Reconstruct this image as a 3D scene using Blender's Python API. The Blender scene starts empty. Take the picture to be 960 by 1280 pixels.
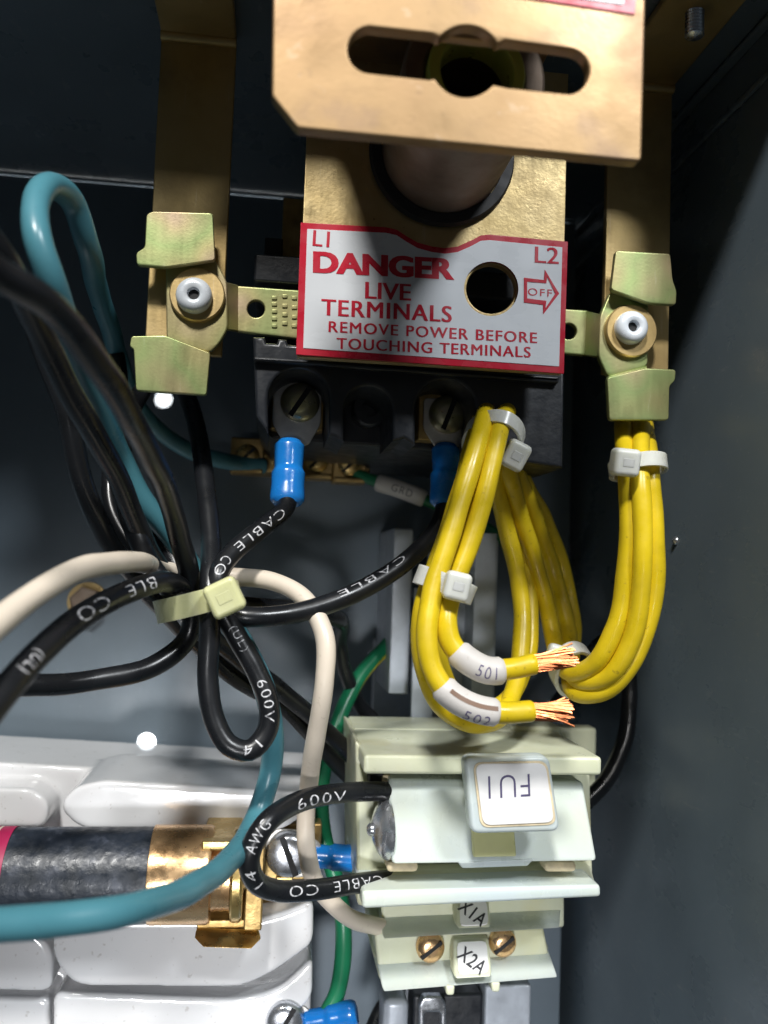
import bpy, bmesh, math, random
from mathutils import Vector, Matrix, Euler
random.seed(7)
R = math.radians
MM = 0.001
scene = bpy.context.scene
C = scene.collection

# ------------------------------------------------------------------ camera
F_PX, CX, CY = 1100.0, 480.0, 640.0
CAM = Vector((0, -0.300, 0))
CAM_R = (Matrix.Rotation(R(-7.0), 3, 'Z') @ Matrix.Rotation(R(90 + 3.7), 3, 'X') @ Matrix.Rotation(R(2.0), 3, 'Z'))
cd = bpy.data.cameras.new('camera'); cam = bpy.data.objects.new('camera', cd); C.objects.link(cam)
cam.location = CAM; cam.rotation_euler = CAM_R.to_euler()
cd.sensor_width = 36; cd.sensor_fit = 'AUTO'; cd.lens = 36 * F_PX / 1280
cd.clip_start = 0.005; cd.clip_end = 20
cd.dof.use_dof = True; cd.dof.focus_distance = 0.205; cd.dof.aperture_fstop = 13.5
scene.camera = cam

# ------------------------------------------------------------------ world, lamps, exposure
w = bpy.data.worlds.new('World'); scene.world = w; w.use_nodes = True
w.node_tree.nodes['Background'].inputs[0].default_value = (0.80, 0.90, 1.0, 1)
w.node_tree.nodes['Background'].inputs[1].default_value = 0.034

def area_lamp(name, az, el, dist, size, power, col, target=(0.03, -0.07, 0.0)):
    l = bpy.data.lights.new(name, 'AREA'); l.shape = 'DISK'; l.size = size; l.energy = power; l.color = col
    o = bpy.data.objects.new(name, l); C.objects.link(o)
    d = Vector((math.sin(R(az)) * math.cos(R(el)), -math.cos(R(az)) * math.cos(R(el)), math.sin(R(el))))
    o.location = Vector(target) + d * dist
    o.rotation_euler = d.to_track_quat('Z', 'Y').to_euler()
    return o
area_lamp('room_lamp', -15, 46, 1.3, 0.16, 17.5, (1.0, 0.985, 0.95))
area_lamp('second_lamp', 25, 38, 1.4, 0.22, 10.5, (0.93, 0.97, 1.0))  # lamp from the upper right, taken as a second ceiling fixture
wl = area_lamp('low_fill_lamp', -6, -6, 0.95, 0.14, 0.075, (0.97, 0.98, 1.0), (0.02, -0.06, -0.140))  # added fill for the lower half, no lamp known there
wl.data.spread = R(17)

scene.render.engine = 'CYCLES'
vs = scene.view_settings
vs.view_transform = 'Standard'; vs.look = 'None'; vs.gamma = 1; vs.exposure = 0.0; vs.use_curve_mapping = False

# ------------------------------------------------------------------ pixel <-> place helpers
def ray(px, py):
    return CAM_R @ Vector(((px - CX) / F_PX, -(py - CY) / F_PX, -1))
def P(px, py, d):
    """point of the plane d mm in front of the mounting panel that lies behind photo pixel px,py"""
    r = ray(px, py); t = (-d * MM - CAM.y) / r.y
    return CAM + r * t
def proj(p):
    q = CAM_R.transposed() @ (Vector(p) - CAM)
    return (CX + F_PX * q.x / -q.z, CY - F_PX * q.y / -q.z)
def mpp(px, py, d):
    return (P(px + 1, py, d) - P(px, py, d)).length
def PX(px, py, X):
    r = ray(px, py); t = (X - CAM.x) / r.x
    return CAM + r * t

# ------------------------------------------------------------------ materials
def new_mat(name):
    m = bpy.data.materials.new(name); m.use_nodes = True
    nt = m.node_tree; return m, nt, nt.nodes['Principled BSDF']
def mat(name, col, rough=0.5, metal=0.0, var=0.12, scale=120, bump=0.1, bscale=900, coat=0.0, cols=None, rvar=0.1,
        sss=0.0, spec=0.5, detail=5, specks=0.0, speck_col=(0.05, 0.045, 0.04), trans=0.0, bdist=0.0002):
    m, nt, b = new_mat(name); N = nt.nodes; L = nt.links
    tc = N.new('ShaderNodeTexCoord'); geo = N.new('ShaderNodeNewGeometry')
    n1 = N.new('ShaderNodeTexNoise'); n1.inputs['Scale'].default_value = scale; n1.inputs['Detail'].default_value = detail
    L.new(geo.outputs['Position'], n1.inputs['Vector'])
    ramp = N.new('ShaderNodeValToRGB'); cr = ramp.color_ramp
    if cols is None:
        a = [max(0, c * (1 - var)) for c in col]; z = [min(1, c * (1 + var)) for c in col]
        cols = [(0.3, a), (0.7, z)]
    while len(cr.elements) < len(cols): cr.elements.new(0.5)
    for e, (p, c) in zip(cr.elements, cols): e.position = p; e.color = (*c, 1)
    L.new(n1.outputs['Fac'], ramp.inputs['Fac'])
    colout = ramp.outputs['Color']
    if specks > 0:
        n3 = N.new('ShaderNodeTexNoise'); n3.inputs['Scale'].default_value = 650; n3.inputs['Detail'].default_value = 3
        L.new(geo.outputs['Position'], n3.inputs['Vector'])
        mr = N.new('ShaderNodeMapRange'); mr.inputs['From Min'].default_value = 0.66; mr.inputs['From Max'].default_value = 0.74
        mr.inputs['To Max'].default_value = specks; L.new(n3.outputs['Fac'], mr.inputs['Value'])
        mx = N.new('ShaderNodeMix'); mx.data_type = 'RGBA'; L.new(mr.outputs['Result'], mx.inputs['Factor'])
        L.new(colout, mx.inputs[6]); mx.inputs[7].default_value = (*speck_col, 1); colout = mx.outputs[2]
    L.new(colout, b.inputs['Base Color'])
    b.inputs['Metallic'].default_value = metal; b.inputs['Coat Weight'].default_value = coat
    b.inputs['Coat Roughness'].default_value = 0.08
    b.inputs['Specular IOR Level'].default_value = spec
    if sss: 
        b.inputs['Subsurface Weight'].default_value = sss
        b.inputs['Subsurface Radius'].default_value = (1, 1, 0.8); b.inputs['Subsurface Scale'].default_value = 0.0025
    if trans: b.inputs['Transmission Weight'].default_value = trans
    n2 = N.new('ShaderNodeTexNoise'); n2.inputs['Scale'].default_value = bscale; n2.inputs['Detail'].default_value = 4
    L.new(geo.outputs['Position'], n2.inputs['Vector'])
    r2 = N.new('ShaderNodeMapRange'); r2.inputs['From Min'].default_value = 0.3; r2.inputs['From Max'].default_value = 0.7
    r2.inputs['To Min'].default_value = max(0.02, rough - rvar); r2.inputs['To Max'].default_value = min(1, rough + rvar)
    n4 = N.new('ShaderNodeTexNoise'); n4.inputs['Scale'].default_value = scale * 2.3; n4.inputs['Detail'].default_value = 6
    L.new(geo.outputs['Position'], n4.inputs['Vector'])
    L.new(n4.outputs['Fac'], r2.inputs['Value']); L.new(r2.outputs['Result'], b.inputs['Roughness'])
    if bump:
        bp = N.new('ShaderNodeBump'); bp.inputs['Strength'].default_value = bump; bp.inputs['Distance'].default_value = bdist
        L.new(n2.outputs['Fac'], bp.inputs['Height']); L.new(bp.outputs['Normal'], b.inputs['Normal'])
    return m

M = {}
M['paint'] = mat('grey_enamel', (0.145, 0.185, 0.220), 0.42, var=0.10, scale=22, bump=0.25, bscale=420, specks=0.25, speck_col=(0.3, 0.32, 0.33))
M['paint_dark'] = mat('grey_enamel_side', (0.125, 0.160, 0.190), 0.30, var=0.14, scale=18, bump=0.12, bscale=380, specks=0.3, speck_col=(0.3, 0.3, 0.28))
M['zinc'] = mat('yellow_chromate_zinc', None, 0.38, metal=0.6, scale=42, bump=0.10, bscale=1500, detail=2,
                cols=[(0.28, (0.52, 0.38, 0.27)), (0.42, (0.48, 0.43, 0.20)), (0.55, (0.36, 0.44, 0.18)), (0.66, (0.49, 0.41, 0.22)), (0.78, (0.54, 0.36, 0.29))], rvar=0.06, specks=0.12)
M['zinc_strap'] = mat('yellow_zinc_strap', None, 0.42, metal=0.65, scale=60, bump=0.12, bscale=1500,
                      cols=[(0.3, (0.52, 0.37, 0.15)), (0.7, (0.62, 0.46, 0.22))])
M['bronze'] = mat('bronze_zinc_plate', None, 0.40, metal=0.55, scale=30, bump=0.08, bscale=1500, detail=6,
                  cols=[(0.30, (0.24, 0.15, 0.085)), (0.45, (0.34, 0.215, 0.105)), (0.58, (0.37, 0.24, 0.115)), (0.72, (0.36, 0.255, 0.18))], specks=0.25, speck_col=(0.15, 0.1, 0.06))
M['gold_plate'] = mat('gold_zinc_plate', None, 0.40, metal=0.5, scale=140, bump=0.2, bscale=1400,
                      cols=[(0.3, (0.50, 0.37, 0.16)), (0.7, (0.62, 0.48, 0.24))], specks=0.5, speck_col=(0.2, 0.15, 0.07))
M['post'] = mat('weathered_steel_post', None, 0.58, metal=0.5, scale=90, bump=0.2, bscale=1200,
                cols=[(0.3, (0.17, 0.12, 0.085)), (0.55, (0.26, 0.20, 0.155)), (0.75, (0.32, 0.27, 0.22))])
M['collar'] = mat('green_zinc_collar', None, 0.35, metal=0.4, scale=120, bump=0.1, cols=[(0.3, (0.58, 0.70, 0.12)), (0.7, (0.70, 0.74, 0.22))])
M['brass'] = mat('brass', None, 0.30, metal=0.9, scale=150, bump=0.2, bscale=1200, cols=[(0.3, (0.50, 0.34, 0.11)), (0.7, (0.72, 0.53, 0.22))])
M['brass_dull'] = mat('aged_brass', None, 0.42, metal=0.8, scale=220, bump=0.3, bscale=1400, cols=[(0.3, (0.34, 0.22, 0.08)), (0.7, (0.58, 0.41, 0.17))])
M['copper_cap'] = mat('copper_brass_cap', None, 0.27, metal=0.85, scale=160, bump=0.2, bscale=1300, cols=[(0.3, (0.70, 0.42, 0.20)), (0.7, (0.84, 0.56, 0.30))])
M['copper'] = mat('copper', (0.58, 0.19, 0.075), 0.34, metal=0.9, scale=400, bump=0.0, var=0.15)
M['steel'] = mat('zinc_steel', (0.62, 0.64, 0.68), 0.26, metal=0.9, scale=150, bump=0.1, bscale=1400)
M['bushing'] = mat('bright_zinc_bushing', (0.80, 0.85, 0.92), 0.24, metal=0.15, scale=200, bump=0.05)
M['lug'] = mat('tinned_lug', (0.62, 0.60, 0.56), 0.42, metal=0.6, scale=200, bump=0.2, var=0.15)
M['screw_gold'] = mat('gold_zinc_screw', None, 0.36, metal=0.75, scale=260, bump=0.2, cols=[(0.3, (0.42, 0.40, 0.18)), (0.55, (0.50, 0.46, 0.30)), (0.8, (0.55, 0.46, 0.40))])
M['rail'] = mat('galvanised_rail', (0.52, 0.56, 0.62), 0.42, metal=0.25, scale=160, bump=0.15, bscale=1200, specks=0.25, speck_col=(0.25, 0.27, 0.3))
M['phenolic'] = mat('black_phenolic', (0.022, 0.025, 0.031), 0.38, scale=120, bump=0.25, bscale=900, var=0.25, specks=0.15, speck_col=(0.12, 0.12, 0.12))
M['rubber'] = mat('dark_rubber', (0.02, 0.02, 0.022), 0.6)
M['black_pvc'] = mat('black_pvc', (0.0105, 0.0115, 0.0135), 0.30, var=0.25, scale=60, bump=0.12, bscale=700, specks=0.12, speck_col=(0.10, 0.095, 0.085), spec=0.55)
M['yellow_pvc'] = mat('yellow_pvc', (0.70, 0.51, 0.012), 0.36, var=0.16, scale=110, bump=0.2, bscale=500, specks=0.55, speck_col=(0.30, 0.20, 0.02), detail=8, rvar=0.14)
M['teal_pvc'] = mat('teal_pvc', (0.070, 0.225, 0.275), 0.34, var=0.07, scale=60, bump=0.1, bscale=700, specks=0.15)
M['white_pvc'] = mat('cream_pvc', (0.72, 0.63, 0.52), 0.36, var=0.05, scale=60, bump=0.1, bscale=700, specks=0.35, speck_col=(0.35, 0.28, 0.2))
M['green_pvc'] = mat('green_pvc', (0.012, 0.17, 0.075), 0.32, var=0.1, scale=60, bump=0.1, bscale=700)
M['blue_nylon'] = mat('blue_nylon', (0.012, 0.20, 0.62), 0.22, var=0.10, scale=140, bump=0.2, bscale=500, sss=0.15, coat=0.4)
M['tie'] = mat('natural_nylon', (0.66, 0.67, 0.62), 0.32, var=0.05, bump=0.1, sss=0.5)
M['tie_yellow'] = mat('yellowed_nylon', (0.66, 0.66, 0.36), 0.30, var=0.06, bump=0.1, sss=0.4)
M['block'] = mat('cream_nylon_block', None, 0.36, scale=45, bump=0.12, bscale=600, sss=0.35,
                 cols=[(0.3, (0.64, 0.67, 0.48)), (0.55, (0.70, 0.72, 0.54)), (0.75, (0.69, 0.66, 0.38))], specks=0.12, speck_col=(0.4, 0.36, 0.2))
M['block_pale'] = mat('pale_nylon_cover', None, 0.30, scale=45, bump=0.1, bscale=600, sss=0.35,
                      cols=[(0.3, (0.60, 0.68, 0.69)), (0.7, (0.65, 0.70, 0.61))])
M['block_yellow'] = mat('yellowed_nylon_rib', (0.62, 0.62, 0.32), 0.36, scale=60, bump=0.1, sss=0.3)
M['tag_white'] = mat('white_tag', (0.88, 0.87, 0.86), 0.45, var=0.03, scale=200, bump=0.15, bscale=900)
M['tag_edge'] = mat('aged_tag_glue', (0.72, 0.60, 0.40), 0.55, var=0.2, scale=400)
M['marker'] = mat('wire_marker_vinyl', (0.62, 0.59, 0.56), 0.48, var=0.06, scale=150, bump=0.15, specks=0.25, speck_col=(0.4, 0.33, 0.26))
M['ink'] = mat('black_ink', (0.03, 0.03, 0.035), 0.6, bump=0)
M['ink_purple'] = mat('violet_ink', (0.10, 0.085, 0.18), 0.6, bump=0, var=0.3, scale=600)
M['print'] = mat('white_print', None, 0.5, bump=0, scale=1100, cols=[(0.36, (0.10, 0.10, 0.11)), (0.5, (0.62, 0.62, 0.64)), (0.7, (0.72, 0.72, 0.74))])
M['red'] = mat('red_print', (0.62, 0.018, 0.045), 0.30, bump=0.0, var=0.06)
M['sign_white'] = mat('white_sticker', (0.82, 0.85, 0.89), 0.28, bump=0.03, var=0.03, scale=60)
M['ceramic'] = mat('white_porcelain', (0.80, 0.80, 0.81), 0.13, var=0.025, scale=60, bump=0.06, bscale=90, coat=0.5, specks=0.4, speck_col=(0.35, 0.31, 0.27), rvar=0.04, bdist=0.001)
M['fibre'] = mat('black_fibre_tube', None, 0.42, scale=220, bump=0.6, bscale=420, detail=8,
                 cols=[(0.35, (0.010, 0.014, 0.020)), (0.6, (0.022, 0.028, 0.040)), (0.78, (0.09, 0.10, 0.13))], rvar=0.14, bdist=0.0004)
M['label_red'] = mat('crimson_paper', (0.36, 0.015, 0.075), 0.5)
M['label_cream'] = mat('cream_paper', (0.62, 0.56, 0.44), 0.55)
M['dark'] = mat('recess_shade', (0.012, 0.012, 0.013), 0.7)  # near-black solid standing in for shade inside slots and openings
M['split'] = mat('sleeve_gap', (0.20, 0.12, 0.08), 0.6)
M['plaster'] = mat('white_plaster', (0.85, 0.85, 0.84), 0.7)

def wear(m, sc=(900, 60, 60), amt=0.25, grime=0.3, gcol=(0.12, 0.08, 0.05), gscale=28, rot=0.5):
    """adds brushed scratches to the roughness/bump and soft grime patches to the colour of a material"""
    nt = m.node_tree; N = nt.nodes; L = nt.links; b = N['Principled BSDF']
    geo = N.new('ShaderNodeNewGeometry'); mp = N.new('ShaderNodeMapping'); mp.inputs['Scale'].default_value = sc; mp.inputs['Rotation'].default_value = (0, rot, 0)
    L.new(geo.outputs['Position'], mp.inputs['Vector'])
    n = N.new('ShaderNodeTexNoise'); n.inputs['Scale'].default_value = 1.0; n.inputs['Detail'].default_value = 6; L.new(mp.outputs[0], n.inputs['Vector'])
    old = b.inputs['Roughness'].links[0].from_socket
    ma = N.new('ShaderNodeMath'); ma.operation = 'MULTIPLY_ADD'; ma.inputs[1].default_value = amt; L.new(n.outputs['Fac'], ma.inputs[0])
    m2 = N.new('ShaderNodeMath'); m2.operation = 'SUBTRACT'; m2.inputs[1].default_value = amt * 0.5; L.new(old, m2.inputs[0]); L.new(m2.outputs[0], ma.inputs[2]); L.new(ma.outputs[0], b.inputs['Roughness'])
    oc = b.inputs['Base Color'].links[0].from_socket
    g = N.new('ShaderNodeTexNoise'); g.inputs['Scale'].default_value = gscale; g.inputs['Detail'].default_value = 7; g.inputs['Roughness'].default_value = 0.62; L.new(geo.outputs['Position'], g.inputs['Vector'])
    mr = N.new('ShaderNodeMapRange'); mr.interpolation_type = 'SMOOTHSTEP'; mr.inputs['From Min'].default_value = 0.50; mr.inputs['From Max'].default_value = 0.72; mr.inputs['To Max'].default_value = grime; L.new(g.outputs['Fac'], mr.inputs['Value'])
    mx = N.new('ShaderNodeMix'); mx.data_type = 'RGBA'; L.new(mr.outputs['Result'], mx.inputs['Factor']); L.new(oc, mx.inputs[6]); mx.inputs[7].default_value = (*gcol, 1)
    sr = N.new('ShaderNodeMapRange'); sr.inputs['From Min'].default_value = 0.66; sr.inputs['From Max'].default_value = 0.72; sr.inputs['To Max'].default_value = amt * 1.2; L.new(n.outputs['Fac'], sr.inputs['Value'])
    mx2 = N.new('ShaderNodeMix'); mx2.data_type = 'RGBA'; mx2.blend_type = 'SCREEN'; L.new(sr.outputs['Result'], mx2.inputs['Factor']); L.new(mx.outputs[2], mx2.inputs[6]); mx2.inputs[7].default_value = (0.35, 0.33, 0.30, 1)
    L.new(mx2.outputs[2], b.inputs['Base Color'])
wear(M['bronze'], (260, 300, 340), 0.16, 0.6, (0.15, 0.09, 0.055), 30, 0.35)
wear(M['gold_plate'], (900, 400, 60), 0.25, 0.35, (0.17, 0.11, 0.05), 40, 0.1)
wear(M['zinc_strap'], (1000, 400, 50), 0.22, 0.35, (0.16, 0.10, 0.05), 40, 0.05)
wear(M['zinc'], (700, 400, 120), 0.20, 0.25, (0.30, 0.20, 0.14), 60, 0.6)
wear(M['sign_white'], (90, 400, 800), 0.18, 0.14, (0.45, 0.45, 0.46), 34, 0.25)
wear(M['paint'], (500, 300, 60), 0.10, 0.22, (0.10, 0.11, 0.12), 16, 0.3)
wear(M['paint_dark'], (300, 90, 500), 0.10, 0.25, (0.155, 0.185, 0.21), 14, 0.3)
wear(M['block'], (500, 200, 80), 0.12, 0.22, (0.50, 0.44, 0.24), 40, 0.3)
wear(M['block_pale'], (500, 200, 80), 0.12, 0.14, (0.56, 0.55, 0.40), 40, 0.3)
wear(M['ceramic'], (400, 200, 300), 0.06, 0.12, (0.50, 0.46, 0.42), 30, 0.3)

def striped():
    m, nt, b = new_mat('green_yellow_pvc'); N = nt.nodes; L = nt.links
    uv = N.new('ShaderNodeUVMap'); sp = N.new('ShaderNodeSeparateXYZ'); L.new(uv.outputs['UV'], sp.inputs[0])
    # the stripe winds slowly round the wire
    tw = N.new('ShaderNodeMath'); tw.operation = 'MULTIPLY_ADD'; tw.inputs[1].default_value = 0.5; L.new(sp.outputs[1], tw.inputs[0]); L.new(sp.outputs[0], tw.inputs[2])
    fr = N.new('ShaderNodeMath'); fr.operation = 'FRACT'; L.new(tw.outputs[0], fr.inputs[0])
    g1 = N.new('ShaderNodeMath'); g1.operation = 'GREATER_THAN'; g1.inputs[1].default_value = 0.0
    g2 = N.new('ShaderNodeMath'); g2.operation = 'LESS_THAN'; g2.inputs[1].default_value = 0.15
    L.new(fr.outputs[0], g1.inputs[0]); L.new(fr.outputs[0], g2.inputs[0])
    mu = N.new('ShaderNodeMath'); mu.operation = 'MULTIPLY'; L.new(g1.outputs[0], mu.inputs[0]); L.new(g2.outputs[0], mu.inputs[1])
    mx = N.new('ShaderNodeMix'); mx.data_type = 'RGBA'; L.new(mu.outputs[0], mx.inputs['Factor'])
    mx.inputs[6].default_value = (0.012, 0.19, 0.085, 1); mx.inputs[7].default_value = (0.62, 0.52, 0.02, 1)
    L.new(mx.outputs[2], b.inputs['Base Color']); b.inputs['Roughness'].default_value = 0.33
    return m
M['striped'] = striped()

# ------------------------------------------------------------------ mesh helpers
def finish(me, angle=35):
    for p in me.polygons: p.use_smooth = True
    try: me.set_sharp_from_angle(angle=R(angle))
    except Exception: pass
def link_mesh(name, me, m, parent=None, angle=35):
    n = len(me.vertices)
    lo = [min(v.co[i] for v in me.vertices) for i in range(3)]; hi = [max(v.co[i] for v in me.vertices) for i in range(3)]
    c = Vector([(a + b) / 2 for a, b in zip(lo, hi)])
    for v in me.vertices: v.co -= c
    finish(me, angle)
    me.materials.append(M[m] if isinstance(m, str) else m)
    o = bpy.data.objects.new(name, me); C.objects.link(o)
    if parent is not None:
        pl = Vector((0, 0, 0)); q = parent
        while q is not None: pl += q.location; q = q.parent
        o.parent = parent; o.location = c - pl
    else: o.location = c
    return o
def from_data(name, vs_, fs, m, parent=None, angle=35, uvs=None):
    me = bpy.data.meshes.new(name); me.from_pydata([tuple(v) for v in vs_], [], fs); me.update()
    bm = bmesh.new(); bm.from_mesh(me); bmesh.ops.recalc_face_normals(bm, faces=bm.faces); bm.to_mesh(me); bm.free()
    if uvs is not None:
        ul = me.uv_layers.new(name='UVMap')
        for lp in me.loops: ul.data[lp.index].uv = uvs[lp.vertex_index]
    return link_mesh(name, me, m, parent, angle)
def thing(name, label, cat, loc, group=None):
    o = bpy.data.objects.new(name, None); C.objects.link(o); o.empty_display_size = 0.005
    o.location = loc; o['label'] = label; o['category'] = cat
    if group: o['group'] = group
    return o
def tag(o, label, cat, group=None):
    o['label'] = label; o['category'] = cat
    if group: o['group'] = group
    return o
def wn(o):
    md = o.modifiers.new('weighted_normals', 'WEIGHTED_NORMAL'); md.keep_sharp = True; md.weight = 80
    return o
def structure(o): o['kind'] = 'structure'; return o

def arc(cx, cy, r, a0, a1, n=12):
    return [(cx + r * math.cos(R(a0 + (a1 - a0) * i / n)), cy + r * math.sin(R(a0 + (a1 - a0) * i / n))) for i in range(n + 1)]
def circ(cx, cy, r, n=32): return arc(cx, cy, r, 0, 360, n)[:-1]
def rnd(pts, r, n=5):
    out = []; k = len(pts)
    for i in range(k):
        p = Vector(pts[i]); a = Vector(pts[i - 1]); b = Vector(pts[(i + 1) % k])
        rr = r[i] if isinstance(r, (list, tuple)) else r
        la, lb = (a - p).length, (b - p).length; q = min(rr, la * 0.45, lb * 0.45)
        if q < 1e-9: out.append(tuple(p)); continue
        s = p + (a - p) / la * q; e = p + (b - p) / lb * q
        for j in range(n + 1):
            t = j / n; out.append(tuple((1 - t) ** 2 * s + 2 * t * (1 - t) * p + t * t * e))
    return out

def curve_plate(outlines, thick, bevel, res=2):
    """filled 2D outlines (metres) -> mesh, xy plane, z in -thick/2..thick/2"""
    cu = bpy.data.curves.new('tmp', 'CURVE'); cu.dimensions = '2D'; cu.fill_mode = 'BOTH'
    for o in outlines:
        s = cu.splines.new('POLY'); s.points.add(len(o) - 1)
        for pt, (x, y) in zip(s.points, o): pt.co = (x * 100, y * 100, 0, 1)
        s.use_cyclic_u = True
    cu.extrude = max(0.0, (thick / 2 - bevel)) * 100; cu.bevel_depth = bevel * 100; cu.bevel_resolution = res
    cu.offset = -bevel * 100
    ob = bpy.data.objects.new('tmp', cu); C.objects.link(ob)
    dg = bpy.context.evaluated_depsgraph_get(); dg.update()
    me = bpy.data.meshes.new_from_object(ob.evaluated_get(dg))
    bpy.data.objects.remove(ob); bpy.data.curves.remove(cu)
    bm = bmesh.new(); bm.from_mesh(me); bmesh.ops.remove_doubles(bm, verts=bm.verts, dist=1e-5)
    for v in bm.verts: v.co /= 100
    bmesh.ops.recalc_face_normals(bm, faces=bm.faces); bm.to_mesh(me); bm.free(); me.materials.clear()
    return me
def plate(name, outs_px, d, thick, m, parent=None, bevel=0.0003, res=2, angle=35, tilt=None):
    """outlines in photo pixels on the plane d mm; front face at d, body goes back by thick mm"""
    outs = []
    for o in outs_px:
        outs.append([((p := P(x, y, d)).x, p.z) for x, y in o])
    return plate_xz(name, outs, d, thick, m, parent, bevel, res, angle, tilt)
def plate_xz(name, outs, d, thick, m, parent=None, bevel=0.0003, res=2, angle=35, tilt=None):
    t = thick * MM
    me = curve_plate(outs, t, min(bevel, t * 0.49), res)
    for v in me.vertices:
        x, y, z = v.co; yy = -d * MM + t / 2 - z
        if tilt: yy += (y - tilt[0]) * tilt[1] + (x - tilt[2]) * tilt[3]
        v.co = (x, yy, y)
    return wn(link_mesh(name, me, m, parent, angle))
def soft_plate(name, out_px, d, thick, bevel, m, parent=None, segs=6):
    """pillow edged slab from a smooth pixel outline: rings inset by a quarter round"""
    o = [((p := P(x, y, d)).x, p.z) for x, y in out_px]
    q = []
    for p in o:
        if not q or (Vector(p) - Vector(q[-1])).length > 2e-4: q.append(p)
    k = len(q); area = sum(q[i][0] * q[(i + 1) % k][1] - q[(i + 1) % k][0] * q[i][1] for i in range(k))
    if area < 0: q.reverse()
    q = [Vector(p) for p in q]; nr = []
    for i in range(k):
        e = (q[(i + 1) % k] - q[i - 1]).normalized(); nr.append(Vector((-e.y, e.x)))
    b = bevel; rings = [[(p, 0.0, thick * MM)for p in q]]; vs_ = []; fs = []
    vs_ += [(p.x, -d * MM + thick * MM, p.y) for p in q]
    for s in range(segs + 1):
        a = math.pi / 2 * s / segs; ins = b * (1 - math.cos(a)); dep = b * (1 - math.sin(a))
        vs_ += [((p + n * ins).x, -d * MM + dep, (p + n * ins).y) for p, n in zip(q, nr)]
    for s in range(segs + 1):
        for i in range(k):
            j = (i + 1) % k; fs.append((s * k + i, s * k + j, (s + 1) * k + j, (s + 1) * k + i))
    fs.append(tuple((segs + 1) * k + i for i in range(k)))
    return wn(from_data(name, vs_, fs, m, parent, 60))
def casting(name, pieces, m, parent, voxel=0.0006, smooth=14):
    """several overlapping pixel-outline prisms fused and softened into one cast body"""
    bm = bmesh.new()
    for out, d, th in pieces:
        t = th * MM; me = curve_plate([[((p := P(x, y, d)).x, p.z) for x, y in out]], t, 0.0)
        for v in me.vertices:
            x, y, z = v.co; v.co = (x, -d * MM + t / 2 - z, y)
        bm.from_mesh(me); bpy.data.meshes.remove(me)
    me = bpy.data.meshes.new(name); bm.to_mesh(me); bm.free()
    o = link_mesh(name, me, m, parent, 180)
    r = o.modifiers.new('fuse', 'REMESH'); r.mode = 'VOXEL'; r.voxel_size = voxel; r.use_smooth_shade = True
    s = o.modifiers.new('soften', 'SMOOTH'); s.factor = 0.5; s.iterations = smooth
    dg = bpy.context.evaluated_depsgraph_get(); dg.update()
    me2 = bpy.data.meshes.new_from_object(o.evaluated_get(dg)); o.modifiers.clear(); o.data = me2
    for p in me2.polygons: p.use_smooth = True
    return o
def box(name, x0, x1, d0, d1, z0, z1, m, parent=None, bevel=0.0003):
    bm = bmesh.new(); bmesh.ops.create_cube(bm, size=1)
    for v in bm.verts:
        v.co = ((x0 + x1) / 2 + v.co.x * (x1 - x0), -(d0 + d1) / 2 * MM + v.co.y * abs(d1 - d0) * MM, (z0 + z1) / 2 + v.co.z * (z1 - z0))
    if bevel:
        b = min(bevel, abs(x1 - x0) * 0.4, abs(d1 - d0) * MM * 0.4, abs(z1 - z0) * 0.4)
        bmesh.ops.bevel(bm, geom=bm.edges[:], offset=b, segments=2, affect='EDGES', profile=0.5)
    me = bpy.data.meshes.new(name); bm.to_mesh(me); bm.free()
    return wn(link_mesh(name, me, m, parent, 60))
def boxpx(name, px0, py0, px1, py1, d1, depth, m, parent=None, bevel=0.0003):
    """axis aligned box whose front face (at d1) spans the pixels"""
    a = P(px0, py0, d1); b = P(px1, py1, d1)
    x0, x1 = sorted((a.x, b.x)); z0, z1 = sorted((a.z, b.z))
    return box(name, x0, x1, d1 - depth, d1, z0, z1, m, parent, bevel)
def slab(name, corners, back, m, parent=None, bevel=0.0004, dirn=(0, 1, 0)):
    """prism: corners (px,py,d) of the front polygon, pushed back by `back` mm along dirn"""
    f = [P(*c) for c in corners]; dv = Vector(dirn) * back * MM; k = len(f)
    vs_ = f + [p + dv for p in f]
    fs = [tuple(range(k)), tuple(range(2 * k - 1, k - 1, -1))] + [(i, i + k, (i + 1) % k + k, (i + 1) % k) for i in range(k)]
    bm = bmesh.new(); bv = [bm.verts.new(v) for v in vs_]
    for q in fs: bm.faces.new([bv[i] for i in q])
    bmesh.ops.recalc_face_normals(bm, faces=bm.faces)
    if bevel: bmesh.ops.bevel(bm, geom=bm.edges[:], offset=bevel, segments=2, affect='EDGES', profile=0.5, clamp_overlap=True)
    me = bpy.data.meshes.new(name); bm.to_mesh(me); bm.free()
    return wn(link_mesh(name, me, m, parent, 60))
def lathe(name, prof, origin, axis, m, parent=None, n=36, angle=35, closed=False):
    """prof: list of (radius mm, height mm along axis)"""
    ax = Vector(axis).normalized(); u = ax.orthogonal().normalized(); v = ax.cross(u)
    vs_ = []; fs = []; k = len(prof)
    for i in range(n):
        a = 2 * math.pi * i / n; dr = u * math.cos(a) + v * math.sin(a)
        for r, h in prof: vs_.append(Vector(origin) + dr * max(r, 0.001) * MM + ax * h * MM)
    for i in range(n):
        j = (i + 1) % n
        for q in range(k - 1): fs.append((i * k + q, j * k + q, j * k + q + 1, i * k + q + 1))
        if closed: fs.append((i * k + k - 1, j * k + k - 1, j * k, i * k))
    if not closed:
        fs.append(tuple(i * k for i in range(n))); fs.append(tuple(i * k + k - 1 for i in range(n - 1, -1, -1)))
    return from_data(name, vs_, fs, m, parent, angle)

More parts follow.
